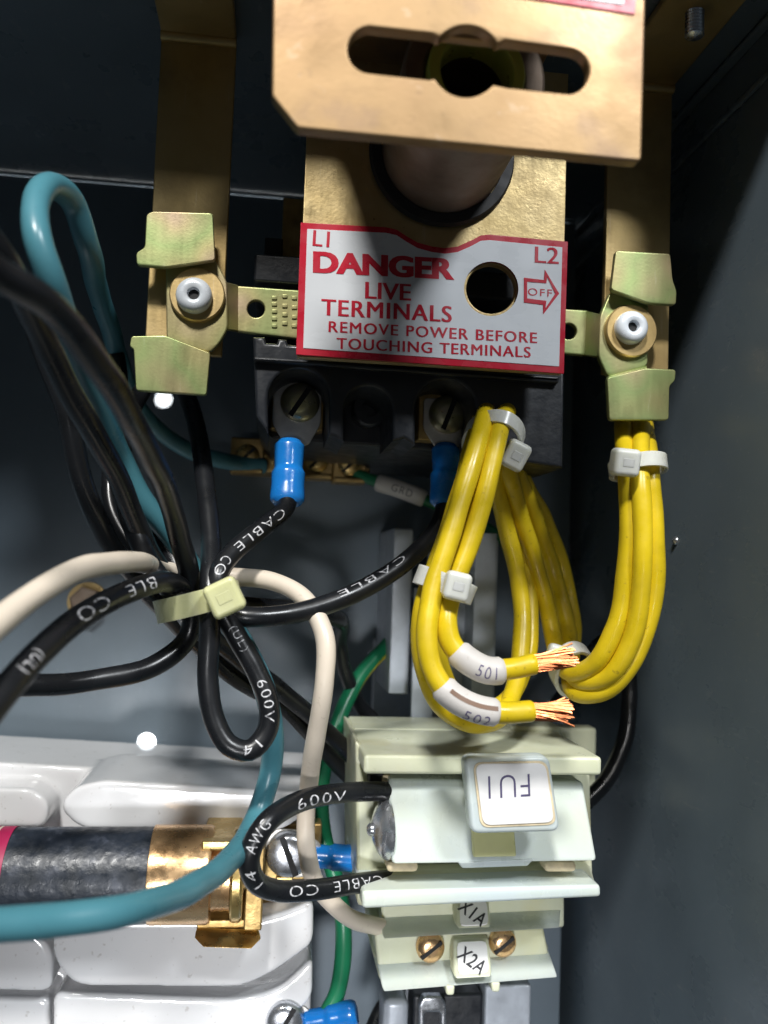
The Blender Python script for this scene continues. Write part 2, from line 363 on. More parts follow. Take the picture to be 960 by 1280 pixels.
class Path:
    def __init__(self, pts, step=0.0011):
        pts = [Vector(p) for p in pts]
        ext = [pts[0] * 2 - pts[1]] + pts + [pts[-1] * 2 - pts[-2]]
        s = []
        for i in range(1, len(ext) - 2):
            p0, p1, p2, p3 = ext[i - 1:i + 3]
            t0 = 0; t1 = t0 + max((p1 - p0).length, 1e-6) ** 0.5; t2 = t1 + max((p2 - p1).length, 1e-6) ** 0.5; t3 = t2 + max((p3 - p2).length, 1e-6) ** 0.5
            n = max(2, int((p2 - p1).length / step))
            for j in range(n):
                t = t1 + (t2 - t1) * j / n
                A1 = p0 * ((t1 - t) / (t1 - t0)) + p1 * ((t - t0) / (t1 - t0)); A2 = p1 * ((t2 - t) / (t2 - t1)) + p2 * ((t - t1) / (t2 - t1))
                A3 = p2 * ((t3 - t) / (t3 - t2)) + p3 * ((t - t2) / (t3 - t2))
                B1 = A1 * ((t2 - t) / (t2 - t0)) + A2 * ((t - t0) / (t2 - t0)); B2 = A2 * ((t3 - t) / (t3 - t1)) + A3 * ((t - t1) / (t3 - t1))
                s.append(B1 * ((t2 - t) / (t2 - t1)) + B2 * ((t - t1) / (t2 - t1)))
        s.append(pts[-1])
        self.p = s; n = len(s)
        self.t = [(s[min(i + 1, n - 1)] - s[max(i - 1, 0)]).normalized() for i in range(n)]
        self.L = [0.0]
        for i in range(1, n): self.L.append(self.L[-1] + (s[i] - s[i - 1]).length)
    def at(self, l):
        l = max(0, min(self.L[-1], l)); i = 0
        lo, hi = 0, len(self.L) - 1
        while hi - lo > 1:
            mid = (lo + hi) // 2
            if self.L[mid] <= l: lo = mid
            else: hi = mid
        f = (l - self.L[lo]) / max(1e-9, self.L[hi] - self.L[lo])
        return self.p[lo].lerp(self.p[hi], f), self.t[lo].lerp(self.t[hi], f).normalized()
    def near(self, px, py, lo=0, hi=1):
        best = None
        for p, l in zip(self.p, self.L):
            if not (lo * self.L[-1] <= l <= hi * self.L[-1]): continue
            q = proj(p); dd = (q[0] - px) ** 2 + (q[1] - py) ** 2
            if best is None or dd < best[0]: best = (dd, l)
        return best[1]
    def cut(self, l0, l1):
        q = Path.__new__(Path); idx = [i for i, l in enumerate(self.L) if l0 < l < l1]
        q.p = [self.at(l0)[0]] + [self.p[i] for i in idx] + [self.at(l1)[0]]
        q.t = [self.at(l0)[1]] + [self.t[i] for i in idx] + [self.at(l1)[1]]
        q.L = [0.0]
        for i in range(1, len(q.p)): q.L.append(q.L[-1] + (q.p[i] - q.p[i - 1]).length)
        return q
def tube(name, path, r, m, parent=None, sides=16, rads=None, flat=1.0, hollow=None, up=None, wob=False):
    """r in mm. rads: list of (frac, radius)"""
    n = len(path.p); t0 = path.t[0]
    u = (Vector(up) - t0 * t0.dot(Vector(up))).normalized() if up is not None else t0.orthogonal().normalized()
    vs_ = []; fs = []; uv = []
    def rad(f):
        if not rads: return r
        for (a, ra), (b, rb) in zip(rads, rads[1:]):
            if f <= b: return ra + (rb - ra) * (f - a) / max(1e-9, b - a)
        return rads[-1][1]
    rings = []; ph = [random.uniform(0, 6.28) for _ in range(6)]
    for i in range(n):
        t = path.t[i]; u = (u - t * u.dot(t)).normalized(); v = t.cross(u)
        f = path.L[i] / path.L[-1]; rr = rad(f)
        if wob:
            l_ = path.L[i] * 1000; wv = 0.5 - 0.5 * math.cos(min(1, min(f, 1 - f) * 8) * math.pi)
            rr *= 1 + 0.018 * math.sin(l_ * 0.21 + ph[0]) + 0.012 * math.sin(l_ * 0.53 + ph[1])
            off = u * (0.20 * math.sin(l_ * 0.17 + ph[2]) + 0.06 * math.sin(l_ * 0.41 + ph[3])) + v * (0.20 * math.sin(l_ * 0.15 + ph[4]) + 0.06 * math.sin(l_ * 0.37 + ph[5]))
            rings.append((path.p[i] + off * wv * MM, u.copy(), v.copy(), rr, f, t)); continue
        rings.append((path.p[i], u.copy(), v.copy(), rr, f, t))
    # rounded end caps
    a = rings[0]; z = rings[-1]
    e = 0.25 * a[3] * MM
    rings = [(a[0] - a[5] * e, a[1], a[2], a[3] * 0.82, 0, a[5])] + rings + [(z[0] + z[5] * e, z[1], z[2], z[3] * 0.82, 1, z[5])]
    for (p, u_, v_, rr, f, t) in rings:
        for k in range(sides):
            an = 2 * math.pi * k / sides
            vs_.append(p + (u_ * math.cos(an) + v_ * math.sin(an) * flat) * rr * MM); uv.append((k / sides, f))
    for i in range(len(rings) - 1):
        for k in range(sides):
            j = (k + 1) % sides
            fs.append((i * sides + k, i * sides + j, (i + 1) * sides + j, (i + 1) * sides + k))
    fs.append(tuple(range(sides - 1, -1, -1))); fs.append(tuple(range((len(rings) - 1) * sides, len(rings) * sides)))
    return from_data(name, vs_, fs, m, parent, 50, uv)

_font_cache = {}
def text_mesh(s, bold=0.0, spacing=1.0):
    key = (s, bold, spacing)
    if key in _font_cache: return _font_cache[key]
    cu = bpy.data.curves.new('tmp', 'FONT'); cu.body = s; cu.size = 1; cu.offset = bold; cu.space_character = spacing; cu.resolution_u = 4
    ob = bpy.data.objects.new('tmp', cu); C.objects.link(ob)
    dg = bpy.context.evaluated_depsgraph_get(); dg.update()
    me = bpy.data.meshes.new_from_object(ob.evaluated_get(dg)); bpy.data.objects.remove(ob)
    bm = bmesh.new(); bm.from_mesh(me); bmesh.ops.remove_doubles(bm, verts=bm.verts, dist=1e-5); bmesh.ops.triangulate(bm, faces=bm.faces)
    for _ in range(3):
        le = [e for e in bm.edges if e.calc_length() > 0.13]
        if not le: break
        bmesh.ops.subdivide_edges(bm, edges=le, cuts=1); bmesh.ops.triangulate(bm, faces=bm.faces)
    bm.to_mesh(me); bm.free()
    vs_ = [v.co.copy() for v in me.vertices]; fs = [tuple(p.vertices) for p in me.polygons]
    x0 = min(v.x for v in vs_); x1 = max(v.x for v in vs_); y0 = min(v.y for v in vs_); y1 = max(v.y for v in vs_)
    vs_ = [((v.x - x0) / (x1 - x0), (v.y - y0) / (y1 - y0)) for v in vs_]
    asp = (x1 - x0) / (y1 - y0)
    bpy.data.meshes.remove(me)
    _font_cache[key] = (vs_, fs, asp); return _font_cache[key]
def flat_text(s, a, b, hpx, d, m, parent, bold=0.0, spacing=1.0, name='lettering', tilt=None, heavy=0.0):
    """text on plane d; a,b pixel ends of the baseline"""
    vs_, fs, asp = text_mesh(s, bold, spacing)
    A = P(*a, d); B = P(*b, d); ux = B - A; up = Vector((-ux.z, 0, ux.x)).normalized() * (hpx * mpp(a[0], a[1], d))
    pts = []
    for x, y in vs_:
        q = A + ux * x + up * y
        if tilt: q.y += (q.z - tilt[0]) * tilt[1] + (q.x - tilt[2]) * tilt[3]
        pts.append(q)
    if heavy:
        sh = ux.normalized() * heavy * mpp(a[0], a[1], d); k = len(pts)
        pts = [p - sh * 0.5 for p in pts] + [p + sh * 0.5 + Vector((0, -0.00001, 0)) for p in pts]
        fs = list(fs) + [tuple(i + k for i in f) for f in fs]
    me = bpy.data.meshes.new(name); me.from_pydata([tuple(v) for v in pts], [], fs); me.update()
    return link_mesh(name, me, m, parent)
def plane_text(s, a, b, hpx, p0, n, m, parent, bold=0.0, spacing=1.0, name='lettering'):
    """text whose pixel baseline a-b and height are laid on the plane through p0 with normal n"""
    vs_, fs, asp = text_mesh(s, bold, spacing)
    ux, uy = b[0] - a[0], b[1] - a[1]; ln = math.hypot(ux, uy); vx, vy = uy / ln * hpx, -ux / ln * hpx
    pts = []
    for x, y in vs_:
        r = ray(a[0] + ux * x + vx * y, a[1] + uy * x + vy * y)
        pts.append(CAM + r * ((p0 - CAM).dot(n) / r.dot(n)))
    me = bpy.data.meshes.new(name); me.from_pydata([tuple(v) for v in pts], [], fs); me.update()
    return link_mesh(name, me, m, parent)
def wire_text(items, path, r, parent, m='print', turn=0.0, name='lettering'):
    """items: (string, (px,py) start, (px,py) end, height mm, lo, hi). Printed on the side of the wire facing out of the box."""
    V = []; Fc = []
    for it in items:
        s, a, b, h = it[:4]; lo, hi = (it[4], it[5]) if len(it) > 5 else (0, 1); tw = it[6] if len(it) > 6 else turn
        la = path.near(*a, lo, hi); lb = path.near(*b, lo, hi)
        vs_, fs, asp = text_mesh(s, -0.008, 1.2); base = len(V)
        sg = 1 if lb > la else -1
        for x, y in vs_:
            p, t = path.at(la + (lb - la) * x); t = t * sg
            n = CAM - p; n = (n - t * n.dot(t)).normalized(); upv = n.cross(t)
            an = ((y - 0.5) * h) / r + tw
            V.append(p + (n * math.cos(an) + upv * math.sin(an)) * (r + 0.05) * MM)
        Fc += [tuple(i + base for i in f) for f in fs]
    me = bpy.data.meshes.new(name); me.from_pydata([tuple(v) for v in V], [], Fc); me.update()
    return link_mesh(name, me, m, parent)
def W(pts): return Path([P(*p) for p in pts])
def band(name, path_pts, width, thick, axis, m, parent):
    """flat strap (closed loop) : width along axis (mm)"""
    ax = Vector(axis).normalized(); n = len(path_pts); vs_ = []; fs = []
    c = sum(path_pts, Vector()) / n
    for p in path_pts:
        o = (p - c); o = (o - ax * o.dot(ax)).normalized()
        for (s, q) in ((-0.5, 0), (0.5, 0), (0.5, 1), (-0.5, 1)): vs_.append(p + ax * s * width * MM + o * q * thick * MM)
    for i in range(n):
        j = (i + 1) % n
        for k in range(4): fs.append((i * 4 + k, j * 4 + k, j * 4 + (k + 1) % 4, i * 4 + (k + 1) % 4))
    return from_data(name, vs_, fs, m, parent, 40)
def ring_pts(c, axis, a, b, side, n=40):
    """ellipse in the plane across axis; a along `side`, b across it (mm)"""
    ax = Vector(axis).normalized(); s = Vector(side); s = (s - ax * s.dot(ax)).normalized(); t = ax.cross(s)
    return [c + s * math.cos(2 * math.pi * i / n) * a * MM + t * math.sin(2 * math.pi * i / n) * b * MM for i in range(n)]
def oriented_box(name, c, ex, ey, ez, sx, sy, sz, m, parent, bevel=0.5, hole=None):
    ex, ey, ez = [Vector(e).normalized() for e in (ex, ey, ez)]
    bm = bmesh.new(); bmesh.ops.create_cube(bm, size=1)
    for v in bm.verts: v.co = Vector((v.co.x * sx, v.co.y * sy, v.co.z * sz))
    bmesh.ops.bevel(bm, geom=bm.edges[:], offset=bevel, segments=3, affect='EDGES', profile=0.5)
    for v in bm.verts: v.co = c + (ex * v.co.x + ey * v.co.y + ez * v.co.z) * MM
    bmesh.ops.recalc_face_normals(bm, faces=bm.faces)
    me = bpy.data.meshes.new(name); bm.to_mesh(me); bm.free()
    return wn(link_mesh(name, me, m, parent, 60))

#BODY
# ================================================================== the setting: the inside of the grey steel cabinet
CEIL, WALLX, FRONT = 0.128, 0.1075, 146
hole_a = P(204, 499, 0); hole_b = P(183, 928, 0)
panel_out = [(-0.30, -0.26), (0.1030, -0.26), (0.1030, CEIL - 0.0012), (-0.30, CEIL - 0.0012)]
panel = structure(plate_xz('back_panel', [panel_out] + [[(h.x + r * math.cos(a), h.z + r * math.sin(a)) for a in [2 * math.pi * i / 32 for i in range(32)]]
        for h, r in ((hole_a, 0.0031), (hole_b, 0.0030))], 0, 2.0, 'paint', None, 0.0002))
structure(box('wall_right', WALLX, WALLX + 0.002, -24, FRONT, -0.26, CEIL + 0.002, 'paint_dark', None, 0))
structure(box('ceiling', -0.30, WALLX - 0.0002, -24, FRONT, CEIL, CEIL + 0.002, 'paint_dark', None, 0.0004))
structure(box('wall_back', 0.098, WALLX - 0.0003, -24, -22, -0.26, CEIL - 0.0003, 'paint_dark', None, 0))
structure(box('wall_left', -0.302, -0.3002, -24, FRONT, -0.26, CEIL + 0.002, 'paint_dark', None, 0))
# fold running along the top of the side wall, rounded bend into the roof
fz = PX(842, 210, WALLX).z
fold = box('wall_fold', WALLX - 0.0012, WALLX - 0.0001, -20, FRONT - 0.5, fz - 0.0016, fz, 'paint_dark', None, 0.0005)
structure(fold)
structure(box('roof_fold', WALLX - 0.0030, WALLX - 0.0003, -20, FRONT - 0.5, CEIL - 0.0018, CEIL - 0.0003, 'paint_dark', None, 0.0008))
# added strip stopping leaked light, then the bend where the panel meets the roof
structure(box('light_stop', 0.1008, 0.1029, -21.8, -2.1, -0.26, CEIL - 0.0012, 'paint', None, 0))
structure(box('panel_lip', -0.30, 0.1025, 0.2, 1.6, CEIL - 0.0014, CEIL - 0.0003, 'paint', None, 0.0004))
# the lit room wall behind the cabinet, seen through the two drilled holes
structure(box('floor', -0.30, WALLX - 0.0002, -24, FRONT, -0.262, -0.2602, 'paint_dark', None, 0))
structure(box('room_wall', -0.6, 0.4, -92, -90, -0.5, 0.5, 'plaster', None, 0))
lb = bpy.data.lights.new('added_backlight', 'AREA'); lb.shape = 'RECTANGLE'; lb.size = 0.22; lb.size_y = 0.04; lb.energy = 1.6  # added unseen lamp, brightens the wall behind the holes
lbo = bpy.data.objects.new('added_backlight', lb); C.objects.link(lbo); lbo.location = (-0.06, 0.030, -0.13)
lbo.rotation_euler = Vector((0, -0.5, -1)).to_track_quat('Z', 'Y').to_euler()

# small bolt hanging from the roof, upper right
b0 = P(868, 48, 122); hb = CEIL - b0.z
pr = [(0.3, 0), (1.6, 0.3)]
hh = 0.6
while hh < hb / MM - 0.5:
    pr += [(2.1, hh), (1.7, hh + 0.35)]; hh += 0.75
pr += [(1.8, hb / MM - 0.1)]
tag(lathe('threaded_stud', pr, b0, (0, 0, 1), 'steel', None, 20, 60), 'short threaded steel stud hanging from the cabinet roof beside the side wall', 'stud')
# paint chip / tiny screw tip on the side wall
c0 = PX(845, 676, WALLX)
tag(lathe('rivet_tip', [(1.2, -0.05), (1.1, 0.4), (0.6, 0.9), (0.1, 1.0)], c0, (-1, 0, 0), 'steel', None, 14), 'tiny pale rivet tip poking through the grey side wall', 'rivet')

# ================================================================== switch operator: gold base plate, steel post, front plate
t = thing('switch_operator', 'bronze coloured switch operator with slotted front plate and hollow steel post', 'switch operator', P(545, 460, 106))
bp_out = [(383, -40), (722, -15), (709, 458), (371, 440)]
hole_px = circ(614, 361, 31, 36)
base_w = [P(x, y, 106) for x, y in bp_out]
top_z = CEIL - 0.010
xl, xr = 0.0032, 0.0640
plate_xz('base_plate', [[(xl, 0.0463), (xr, 0.0463), (xr, top_z), (xl, top_z)], [((p := P(x, y, 106)).x, p.z) for x, y in hole_px]], 106, 2.2, 'gold_plate', t, 0.0002)
# post
pc = P(552, 196, 106)
prof = [(9.6, 2), (9.6, 33.2), (10.2, 33.9), (13.4, 33.9), (14.0, 33.3), (14.0, 0.1), (12, 0.1)]
lathe('post', prof, pc, (0, -1, 0), 'post', t, 56, 40)
lathe('rubber_washer', [(14.2, 0.1), (16.6, 0.1), (16.9, 1.0), (16.4, 2.2), (14.2, 2.4)], pc, (0, -1, 0), 'rubber', t, 56, 40, closed=True)
lathe('collar', [(7.0, 28), (7.0, 35.4), (7.3, 35.8), (9.2, 35.8), (9.5, 35.4), (9.5, 28)], pc, (0, -1, 0), 'collar', t, 48, 40, closed=True)
# front plate with keyed slot
sl = []
c1, c2, cm = (464, 62), (709, 89), (583, 77)
def slot():
    o = []
    o += arc(c1[0], c1[1], 29, 96, 264, 12)            # left end (bottom to top going left), pixel y down
    o += [(540, 42)]
    o += arc(cm[0], cm[1], 45, 222, 330, 14)
    o += [(632, 50)]
    o += arc(c2[0], c2[1], 28, 276, 444, 12)
    o += [(634, 109)]
    o += arc(cm[0], cm[1], 44, 40, 152, 14)
    o += [(536, 99)]
    return o
top_off = -170
fp = rnd([(343, top_off), (340, 120), (372, 160), (802, 202), (812, top_off)], [3, 4, 4, 7, 3])
plate('front_plate', [fp, slot()], 165, 2.6, 'bronze', t, 0.0004, 3)
# top web joining the two plates (above the picture)
zt = P(500, top_off, 165).z
box('top_web', 0.004, 0.056, 103.8, 162.2, top_z - 0.0022, top_z, 'bronze', t, 0.0004)
box('riser', 0.004, 0.056, 160.0, 162.3, top_z - 0.03, zt, 'bronze', t, 0.0004)

# red bordered sticker on the front plate
s = thing('warning_sticker', 'red bordered white sticker at the upper edge of the slotted bronze plate', 'sticker', P(740, 18, 165.2))
plate('border', [rnd([(640, -60), (642, -5), (794, 18), (798, -45)], 3)], 165.25, 0.2, 'red', s, 0.00004)
plate('white_field', [rnd([(652, -60), (653, -12), (780, 6), (784, -45)], 3)], 165.4, 0.12, 'sign_white', s, 0.00003)

# ================================================================== danger label
s = thing('danger_label', 'white danger label with red border, red lettering and a round hole', 'label', P(540, 455, 107))
dip = [(483, 284), (496, 287), (508, 295), (522, 303), (540, 308), (556, 310), (572, 308), (588, 301), (601, 294), (612, 293)]
so = [(376, 278)] + dip + [(710, 302), (705, 467), (370, 443)]
plate('border', [rnd([(376, 278)], 0) + dip + rnd([(612, 293), (710, 302), (705, 467), (370, 443), (376, 278)], [0, 4, 4, 4, 0])[5:-5] if False else so, circ(614, 361, 34, 40)], 106.9, 0.5, 'red', s, 0.00008)
din = [(x, y + 7) for x, y in dip]
plate('white_field', [[(384, 286)] + din + [(703, 309), (699, 458), (379, 435)], circ(614, 361, 34, 40)], 107.05, 0.12, 'sign_white', s, 0.00004)
D = 107.14
flat_text('L1', (391, 307), (411, 309), 20, D, 'red', s, heavy=1.0)
flat_text('DANGER', (392, 341), (567, 350), 28, D, 'red', s, 0.03, 1.0, heavy=2.2)
flat_text('LIVE', (457, 373), (513, 376), 21, D, 'red', s, 0.0, heavy=1.6)
flat_text('TERMINALS', (402, 394), (564, 403), 21, D, 'red', s, 0.0, 1.1, heavy=1.6)
flat_text('REMOVE POWER BEFORE', (411, 415), (671, 429), 14, D, 'red', s, 0.0, 1.15, heavy=0.9)
flat_text('TOUCHING TERMINALS', (421, 436), (663, 447), 14, D, 'red', s, 0.0, 1.12, heavy=0.9)
flat_text('L2', (669, 328), (698, 330), 20, D, 'red', s, heavy=1.0)
flat_text('OFF', (660, 369), (690, 371), 9, D, 'red', s, 0, 1.2)
ar = [(655, 347), (680, 350), (681, 337), (699, 367), (679, 393), (679, 381), (655, 378)]
cxa = (672, 365)
ain = [(659, 352), (683, 354), (684, 346), (694, 367), (682, 385), (683, 376), (659, 373)]
plate('arrow', [ar, ain], D + 0.03, 0.06, 'red', s, 0.0)

# ================================================================== the two winged retaining brackets
def bracket(label, strap, flange_d, center, upper, plate_o, lower, wash, bush, tongue, hole, bendq, rs, dots):
    g = thing('strap_bracket', label, 'bracket', P(wash[0], wash[1], 92), 'gold winged strap brackets beside the switch')
    xa, xb, zb = strap
    box('strap', xa, xb, 90, 92, zb, CEIL - 0.0006, 'zinc_strap', g, 0.0003)
    box('roof_flange', xa, xb, 91.4, flange_d, CEIL - 0.0026, CEIL - 0.0006, 'zinc_strap', g, 0.0005)
    lathe('strap_bend', [(1.2, 0), (1.3, 0.1), (1.3, (xb - xa) / MM - 0.1), (1.2, (xb - xa) / MM)], (xa, -0.0925, CEIL - 0.0030), (1, 0, 0), 'zinc_strap', g, 16)
    plate('clamp_plate', [rnd(plate_o, 7)], 95.5, 2.0, 'zinc', g, 0.0004, 2)
    for tb in (upper, lower):
        plate('wing_tab', [rnd(tb, 4)], 99.3, 1.7, 'zinc', g, 0.00025, 2)
    # folds joining plate and tabs
    for q in bendq:
        slab('fold', q, 1.6, 'zinc', g, 0.0002)
    wc = P(wash[0], wash[1], 95.5)
    k = wash[2] * mpp(wash[0], wash[1], 97) / MM
    ws = lathe('washer', [(k * 0.5, 0), (k, 0), (k, 1.1), (k - 0.3, 1.5), (k * 0.5, 1.5)], wc, (0, -1, 0), 'zinc_strap', g, 44, 30, closed=True)
    bc = P(bush[0], bush[1], 96.8); k2 = bush[2] * mpp(bush[0], bush[1], 99) / MM
    lathe('bushing', [(k2 * 0.30, -0.6), (k2 * 0.30, 2.0), (k2 * 0.36, 2.7), (k2 * 0.5, 3.0), (k2 * 0.72, 2.9), (k2 * 0.92, 2.3), (k2, 1.3), (k2, 0.2), (k2 * 0.5, 0.1)], bc, (0, -1, 0), 'bushing', g, 40, 40)
    lathe('bushing_hole', [(k2 * 0.30, 0.0), (k2 * 0.30, 1.5)], bc, (0, -1, 0), 'dark', g, 20, 40)
    return g
gL = bracket('gold winged strap bracket beside the black cable bunch and danger label edge', (P(188, 300, 92).x, P(284, 300, 92).x, P(230, 442, 92).z), 140, None,
    [(183, 268), (190, 264), (266, 266), (269, 325), (206, 334), (171, 331), (170, 316), (181, 309)],
    [(207, 332), (268, 322), (284, 352), (285, 410), (275, 428), (262, 441), (208, 424)],
    [(164, 420), (206, 419), (263, 441), (258, 494), (170, 488), (167, 436), (162, 433)],
    (247, 370, 35), (243, 371, 23), None, None,
    [[(207, 331, 98.6), (268, 323, 98.6), (268, 327, 95.0), (207, 336, 95.0)], [(206, 423, 95), (262, 440, 95), (262, 443, 98.6), (206, 420, 98.6)]], None, None)
gR = bracket('gold winged strap bracket above the yellow wire loop by the side wall', (P(757, 300, 92).x, P(838, 300, 92).x, P(800, 470, 92).z), 140, None,
    [(770, 313), (838, 317), (841, 350), (846, 364), (845, 381), (812, 379), (764, 362)],
    [(764, 362), (811, 379), (810, 458), (760, 471), (748, 445), (750, 395)],
    [(759, 472), (808, 460), (845, 462), (844, 476), (837, 482), (836, 525), (762, 525)],
    (787, 415, 32), (787, 411, 20), None, None,
    [[(765, 361, 98.6), (811, 378, 98.6), (811, 382, 95), (765, 366, 95)], [(761, 469, 95), (809, 457, 95), (809, 461, 98.6), (760, 473, 98.6)]], None, None)
# tongues: strips from the brackets to the switch body
def tongue(g, outline, hole, bend, dots):
    p_ = plate('tongue', [rnd(outline, 3), circ(hole[0], hole[1], hole[2], 24)], 90, 1.8, 'zinc', g, 0.0003)
    slab('tongue_bend', bend, 1.5, 'zinc', g, 0.0003)
    for (x, y, rx, ry) in dots:
        a = plate('stamped_mark', [rnd([(x - rx, y - ry), (x + rx, y - ry), (x + rx, y + ry), (x - rx, y + ry)], 1.2, 3)], 90.3, 0.4, 'zinc', p_, 0.0001)
dl = []
for cx_, ys in ((343, (372, 380, 389, 398, 407)), (356, (370, 382, 393, 404)), (368, (372, 384, 396, 407))):
    for y_ in ys: dl.append((cx_, y_, 3.4, 2.4))
tongue(gL, [(296, 357), (392, 364), (392, 424), (380, 424), (296, 414)], (320, 386, 11),
       [(283, 352, 95.2), (298, 356, 90), (298, 414, 90), (283, 412, 95.2)], dl)
tongue(gR, [(690, 385), (736, 388), (732, 444), (690, 441)], (711, 414, 10),
       [(733, 388, 90), (750, 392, 95.2), (747, 446, 95.2), (731, 444, 90)], [])

# ================================================================== switch body
b = thing('disconnect_switch', 'black moulded disconnect switch with two screw terminals below the danger label', 'switch', P(510, 560, 20))
def arch(cx_, cy_, hw, bottom):
    return [(cx_ - hw, bottom)] + arc(cx_, cy_, hw, 180, 360, 12) + [(cx_ + hw, bottom)]
o1 = [(316, 421), (331, 421), (333, 428), (346, 429), (348, 423), (358, 424), (360, 430), (370, 431), (372, 424), (706, 449), (704, 585), (642, 576), (640, 560)]
o1 += list(reversed(arch(557, 512, 38, 556)))
o1 += [(505, 548)]
o1 += list(reversed(arch(460, 512, 30, 552)))
o1 += [(418, 545), (414, 545)]
o1 += list(reversed(arch(373, 498, 38, 545)))
o1 += [(330, 535), (320, 520)]
plate('front_shell', [o1], 94, 26, 'phenolic', b, 0.0009, 3)
plate('core', [rnd([(318, 424), (704, 450), (700, 575), (340, 548), (322, 525)], 4)], 70, 68, 'phenolic', b, 0.0006)
plate('front_ridge', [rnd([(317, 445), (700, 470), (699, 479), (412, 458), (400, 456), (317, 451)], 3)], 96, 3, 'phenolic', b, 0.0006)
box('upper_shell', P(318, 320, 88).x, 0.066, 4, 88, P(320, 352, 88).z, P(320, 316, 88).z, 'phenolic', b, 0.0008)
box('upper_contact', P(352, 300, 62).x, P(352, 300, 62).x + 0.02, 30, 62, P(350, 325, 62).z, P(350, 246, 62).z, 'brass_dull', b, 0.0004)
box('upper_stop', P(331, 300, 70).x, P(354, 300, 70).x, 30, 70, P(331, 322, 70).z, P(331, 296, 70).z, 'phenolic', b, 0.0004)
# round socket in the middle pocket
lathe('socket', [(2.2, 0.5), (2.2, 6), (4.2, 6), (4.6, 5.4), (4.6, 0.2)], P(460, 515, 70), (0, -1, 0), 'phenolic', b, 28, 40)
def screw(name, px, py, d, rpx, h, m, parent, ang=60, dome=0.35, slotw=0.16):
    c = P(px, py, d); k = rpx * mpp(px, py, d + h) / MM
    sc = lathe(name, [(k * 0.98, 0), (k, h * 0.35), (k * 0.93, h * (1 - dome) + 0.1), (k * 0.7, h * 0.93), (k * 0.35, h), (0, h)], c, (0, -1, 0), m, parent, 36, 40)
    e = Vector((math.cos(R(ang)), 0, math.sin(R(ang)))); f = Vector((-math.sin(R(ang)), 0, math.cos(R(ang))))
    oriented_box('slot', c + Vector((0, -(h - 0.28) * MM, 0)), e, f, (0, -1, 0), k * 1.75, k * slotw * 1.6, 0.75, 'dark', sc, 0.05)
    return sc
screw('terminal_screw', 375, 504, 77.2, 25, 3.2, 'screw_gold', b, 58)
screw('terminal_screw', 559, 519, 77.2, 24, 3.2, 'screw_gold', b, 70)
for (x, y) in ((373, 505), (557, 519)):
    boxpx('terminal_pad', x - 33, y - 28, x + 31, y + 34, 75.4, 6, 'brass_dull', b, 0.0004)
# ================================================================== cables
RW = 2.3
def cable(name, label, pts, m, cat='cable', group=None, r=RW, texts=None, turn=0.0, tmat='print'):
    pa = W(pts); base = min(pa.p, key=lambda q: q.z)
    g = thing(name, label, cat, base, group)
    o = tube('insulation', pa, r, m, g, 18, wob=not texts)
    if texts: wire_text(texts, pa, r, g, tmat, turn)
    return g, pa
def crimp(parent, a, b, wide, m='blue_nylon', step=0.48, flat=0.8):
    """blue crimp sleeve from pixel/depth a to b with a bell at the wire end"""
    pa = Path([P(*a), P(*b)], 0.0004); k = wide
    rads = [(0, k * 0.80), (0.03, k * 0.90), (0.20, k * 0.88), (step - 0.05, k * 0.84), (step + 0.04, k * 1.0), (0.72, k * 0.97), (0.93, k * 1.02), (1, k * 0.99)]
    return tube('crimp_sleeve', pa, k, m, parent, 28, rads, flat, up=(1, 0, 0))
BUN = 'black cables gathered in the cable tie'
# looped cable: switch terminal -> tie -> hanging loop -> up behind the gold wing tab
g, pa = cable('looped_cable', 'black printed cable from the first blue crimp, making a hanging loop under the tie',
    [(360, 608, 85), (357, 634, 88), (325, 662, 94), (288, 694, 100), (272, 722, 104), (275, 752, 104), (293, 790, 104), (320, 838, 105), (336, 880, 106), (333, 915, 107), (312, 938, 108), (287, 932, 108), (268, 900, 107), (260, 850, 106),
     (262, 790, 106), (262, 735, 104), (264, 680, 97), (256, 600, 85), (248, 545, 74), (236, 500, 62), (220, 470, 50)], 'black_pvc', group=BUN,
    texts=[('CABLE', (347, 641), (290, 690), 2.1, 0, 0.3), ('CO', (277, 703), (271, 724), 2.3, 0, 0.3), ('(UL)', (293, 785), (308, 814), 2.2, 0.1, 0.5), ('600V', (328, 852), (337, 905), 2.2, 0.1, 0.5), ('14', (322, 930), (300, 940), 2.1, 0.1, 0.6), ('CO 14', (262, 830), (266, 792), 1.6, 0.45, 0.7, -0.0)][:5])
crimp(g, (362, 555, 82), (359, 626, 86), 4.15)
lo = rnd([(342, 480), (350, 470), (395, 473), (402, 486), (401, 530), (385, 557), (357, 556), (340, 530)], 6)
plate('ring_tongue', [lo], 77.1, 0.9, 'lug', g, 0.0002)
# second crimp
g, pa = cable('feed_cable', 'black cable sweeping from the second blue crimp down to the cable tie',
    [(557, 600, 83), (556, 632, 84), (545, 662, 86), (505, 704, 92), (440, 743, 98), (370, 766, 101), (300, 770, 103), (255, 752, 98), (225, 715, 92), (196, 660, 90), (170, 610, 94), (146, 560, 100)], 'black_pvc', group=BUN,
    texts=[('CABLE', (505, 706), (425, 752), 1.7, 0, 0.5, -0.55)])
crimp(g, (557, 560, 80), (557, 628, 84), 4.0)
plate('ring_tongue', [rnd([(530, 497), (585, 500), (585, 540), (570, 562), (545, 560), (529, 535)], 6)], 77.1, 0.9, 'lug', g, 0.0002)
